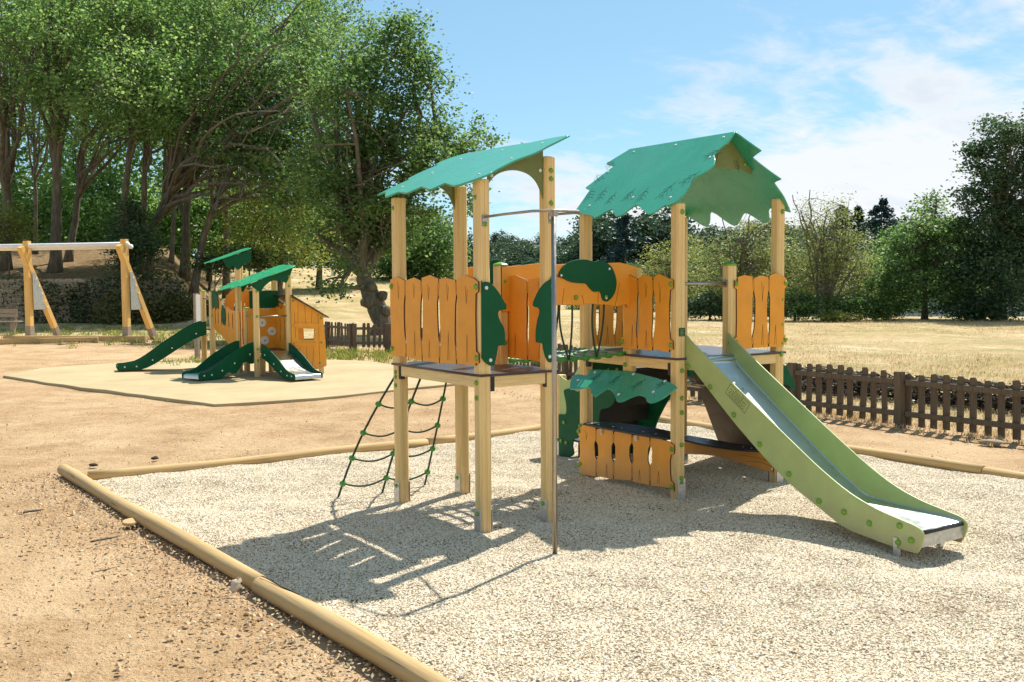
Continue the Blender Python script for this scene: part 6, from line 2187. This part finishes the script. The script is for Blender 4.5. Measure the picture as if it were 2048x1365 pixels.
rn = random.Random(31)
sp = []
for _ in range(330):                                       # tufts of dry grass along the fence foot
    y = rn.uniform(-3.6, 9.3)
    cx_, cy_ = 7.16 + rn.choice((-1, 1)) * abs(rn.gauss(0.05, 0.22)), y
    for _k in range(14):
        sp.append((cx_ + rn.gauss(0, 0.05), cy_ + rn.gauss(0, 0.05), 0.0))
for _ in range(6500):                                       # the dry field itself
    t_ = rn.random()
    d = 11 + 34 * t_ ** 1.3
    s_ = rn.uniform(0.02, 0.62) * d
    cx_, cy_ = place(s_, d)
    if cx_ < 7.5:
        continue
    z_ = gz(cx_, cy_)
    for _k in range(9):
        sp.append((cx_ + rn.gauss(0, 0.16), cy_ + rn.gauss(0, 0.16), z_ - 0.01))
blades("dry_grass", sp, 'drygrass', 32, (0.02, 0.075), 0.007)
sp = []
for (px, py_, d, n, sd) in ((640, 0, 26.5, 60, 0.6), (700, 0, 25.5, 80, 0.8), (760, 0, 24.5, 60, 0.7), (1010, 0, 21, 60, 0.5), (930, 0, 22, 50, 0.6), (250, 0, 33, 90, 1.6), (330, 0, 34, 90, 1.8), (150, 0, 37, 120, 3.0), (80, 0, 39, 120, 3.0), (300, 0, 40, 120, 3.0), (400, 0, 30, 50, 0.8), (380, 0, 23.5, 30, 0.4), (470, 0, 24.5, 40, 0.5)):
    x_, y_ = bearing((px - 1024) / 20.52, d)
    for _k in range(n):
        cx_, cy_ = x_ + rn.gauss(0, sd), y_ + rn.gauss(0, sd)
        for _j in range(10):
            sp.append((cx_ + rn.gauss(0, 0.06), cy_ + rn.gauss(0, 0.06), gz(cx_, cy_) - 0.02))
blades("green_grass", sp, 'greengrass', 33, (0.05, 0.17), 0.012)

# wood chips, dead leaves and small stones strewn on the bare earth
pts = []
for _ in range(5200):
    if rn.random() < 0.5:
        y = rn.uniform(-3.5, 4.5)
        x = -2.06 + (4.3 - y) * 0.052 - 0.05 - abs(rn.gauss(0, 0.36))
    else:
        d = rn.uniform(4.5, 16)
        x, y = place(rn.uniform(-0.55, 0.05) * d, d)
    if x > -2.06 + (4.3 - y) * 0.052 - 0.045 and y < 4.1:
        continue
    pts.append((x, y, 0.004 + rn.random() * 0.006))
for _ in range(2500):
    y = rn.uniform(-3.6, 9)
    x = rn.choice((5.15 + abs(rn.gauss(0, 0.35)), 7.1 - abs(rn.gauss(0, 0.3))))
    pts.append((x, y, 0.005 + rn.random() * 0.01))
scatter_quads("litter", pts, 0.024, 'litter', 35, 0.5, 2.6)
pm_ = MB()
for _ in range(800):
    if rn.random() < 0.65:
        y = rn.uniform(-3.5, 4.5)
        x = -2.02 + (4.3 - y) * 0.052 - 0.09 - abs(rn.gauss(0, 0.30))
    else:
        d = rn.uniform(4.6, 15)
        x, y = place(rn.uniform(-0.5, -0.02) * d, d)
    if x > -2.06 + (4.3 - y) * 0.052 - 0.06 and y < 4.1:
        continue
    r = rn.uniform(0.006, 0.017)
    k = [rn.uniform(0.7, 1.2) for _ in range(6)]
    pm_.add([(x + r * k[0], y, 0.003), (x, y + r * k[1], 0.002), (x - r * k[2], y, 0.003), (x, y - r * k[3], 0.002), (x, y, r * 0.8 * k[4])], [(0, 1, 4), (1, 2, 4), (2, 3, 4), (3, 0, 4)])
st2 = pm_.build("pebble_scatter", 'stone', None, kind="stuff")
cm_ = MB()
for k_ in range(1700):
    q = rn.random()
    if q < 0.45:
        y = rn.uniform(-3.5, 4.5)
        x = -2.06 + (4.3 - y) * 0.052 - 0.06 - abs(rn.gauss(0, 0.45))
    elif q < 0.75:
        d = 4.5 + 9 * rn.random() ** 1.5
        x, y = place(rn.uniform(-0.52, 0.0) * d, d)
    else:
        y = rn.uniform(-3.6, 9)
        x = rn.choice((5.1 + abs(rn.gauss(0, 0.3)), 7.1 - abs(rn.gauss(0, 0.32))))
    if -2.2 < x < 5.05 and y < 4.1 and x > -2.06 + (4.3 - y) * 0.052 - 0.06:
        continue
    r = 0.004 + 0.016 * rn.random() ** 2.2
    k = [rn.uniform(0.6, 1.3) for _ in range(7)]
    cm_.add([(x + r * k[0], y, -0.004), (x + r * .5, y + r * k[1], -0.004), (x - r * .5, y + r * k[2], -0.004), (x - r * k[3], y, -0.004), (x, y - r * k[4], -0.004), (x + r * .2, y + r * .1, r * 0.75 * k[5]), (x - r * .3, y - r * .2, r * 0.6 * k[6])],
            [(0, 1, 5), (1, 2, 5), (2, 6, 5), (2, 3, 6), (3, 4, 6), (4, 0, 5), (4, 5, 6)])
cm_.build("earth_clods", 'clod', None, kind="stuff")


def stick(p, q, r, label, seed, mat='brush'):
    rg_ = np.random.default_rng(seed)
    p, q = np.array(p, float), np.array(q, float)
    pts_ = [tuple(p + (q - p) * s + np.array([rg_.normal() * 0.006, rg_.normal() * 0.006, 0.002 * rg_.normal()]) + np.array([0, 0, r])) for s in np.linspace(0, 1, 7)]
    o = MB().tube(pts_, [r * 0.8, r, r * 0.9, r, r * 0.8, r * 0.7, r * 0.35], 7).build("stick", mat, None, True)
    return tag(o, label, "stick", "sticks lying on the bare earth")


stick((-2.42, 1.40, 0), (-2.20, 1.47, 0), 0.008, "short dark stick lying level on the earth near the long log", 1)
stick((-2.66, 2.70, 0), (-2.50, 2.74, 0), 0.010, "stubby dark stick furthest to the left on the bare earth", 2)
stick((-2.60, 0.60, 0), (-2.42, 0.64, 0), 0.004, "very thin twig lying nearest the viewer on the earth", 3)


def rock(x, y, z, sx, sy, sz, label, seed, mat='stone', cat="stone"):
    bm = bmesh.new()
    bmesh.ops.create_icosphere(bm, subdivisions=3, radius=1)
    for v in bm.verts:
        k = 1 + 0.28 * mnoise.noise(v.co * 1.6 + Vector((seed * 3.1, 0, 0))) + 0.1 * mnoise.noise(v.co * 4 + Vector((seed, 2, 0)))
        v.co = Vector((v.co.x * sx * k, v.co.y * sy * k, max(v.co.z, -0.4) * sz * k))
    me = bpy.data.meshes.new("stone")
    bm.to_mesh(me)
    bm.free()
    me.polygons.foreach_set("use_smooth", [True] * len(me.polygons))
    o = obj("stone", me, mat)
    o.location = (x, y, z)
    o.rotation_euler = (0, 0, seed)
    return tag(o, label, cat)


rock(6.71, 0.08, 0.03, 0.15, 0.07, 0.028, "flat pale stone at the foot of the picket fence on the right", 2)
rock(6.95, -0.75, 0.03, 0.07, 0.06, 0.04, "rounded pale stone beside the fence, nearest the right edge", 5)
rock(-1.107, 4.643, 0.015, 0.045, 0.03, 0.022, "small dark stone on the earth just behind the back edging log", 7, 'darkstone')
rock(-1.72, 4.62, 0.012, 0.04, 0.03, 0.02, "small dark stone beyond the free end of the long log", 9, 'darkstone')
o = MB().lathe([(0.0, 0), (0.062, 0), (0.066, 0.012), (0.06, 0.022), (0.0, 0.024)], 14).build("wood_slice", 'log', None, False)
o.location = (-2.04, 1.83, 0.006)
o.rotation_euler = (rad(6), rad(-4), 0)
tag(o, "round pale slice of wood lying against the long log", "wood slice")
# curled dead leaf leaning on the log
lv = MB()
nn_ = 7
for i in range(nn_):
    s = i / (nn_ - 1)
    w = 0.048 * math.sin(math.pi * (0.08 + 0.86 * s))
    for k in (-1, 0, 1):
        lv.v.append((k * w * (1 + 0.35 * math.sin(i * 2.4 + k)), 0.018 * abs(k) + 0.03 * s * s + 0.006 * math.sin(i * 3), 0.13 * s))
for i in range(nn_ - 1):
    for k in range(2):
        a = i * 3 + k
        lv.f.append((a, a + 1, a + 4, a + 3))
o = lv.build("dead_leaf", 'paleleaf', None, False)
sm = o.modifiers.new("thickness", 'SOLIDIFY')
sm.thickness = 0.0015
o.location = (-1.99, -0.33, 0.0)
o.scale = (0.75, 0.75, 0.75)
o.rotation_euler = (rad(-18), rad(12), rad(-50))
tag(o, "curled pale dead leaf standing against the near side of the log", "leaf")
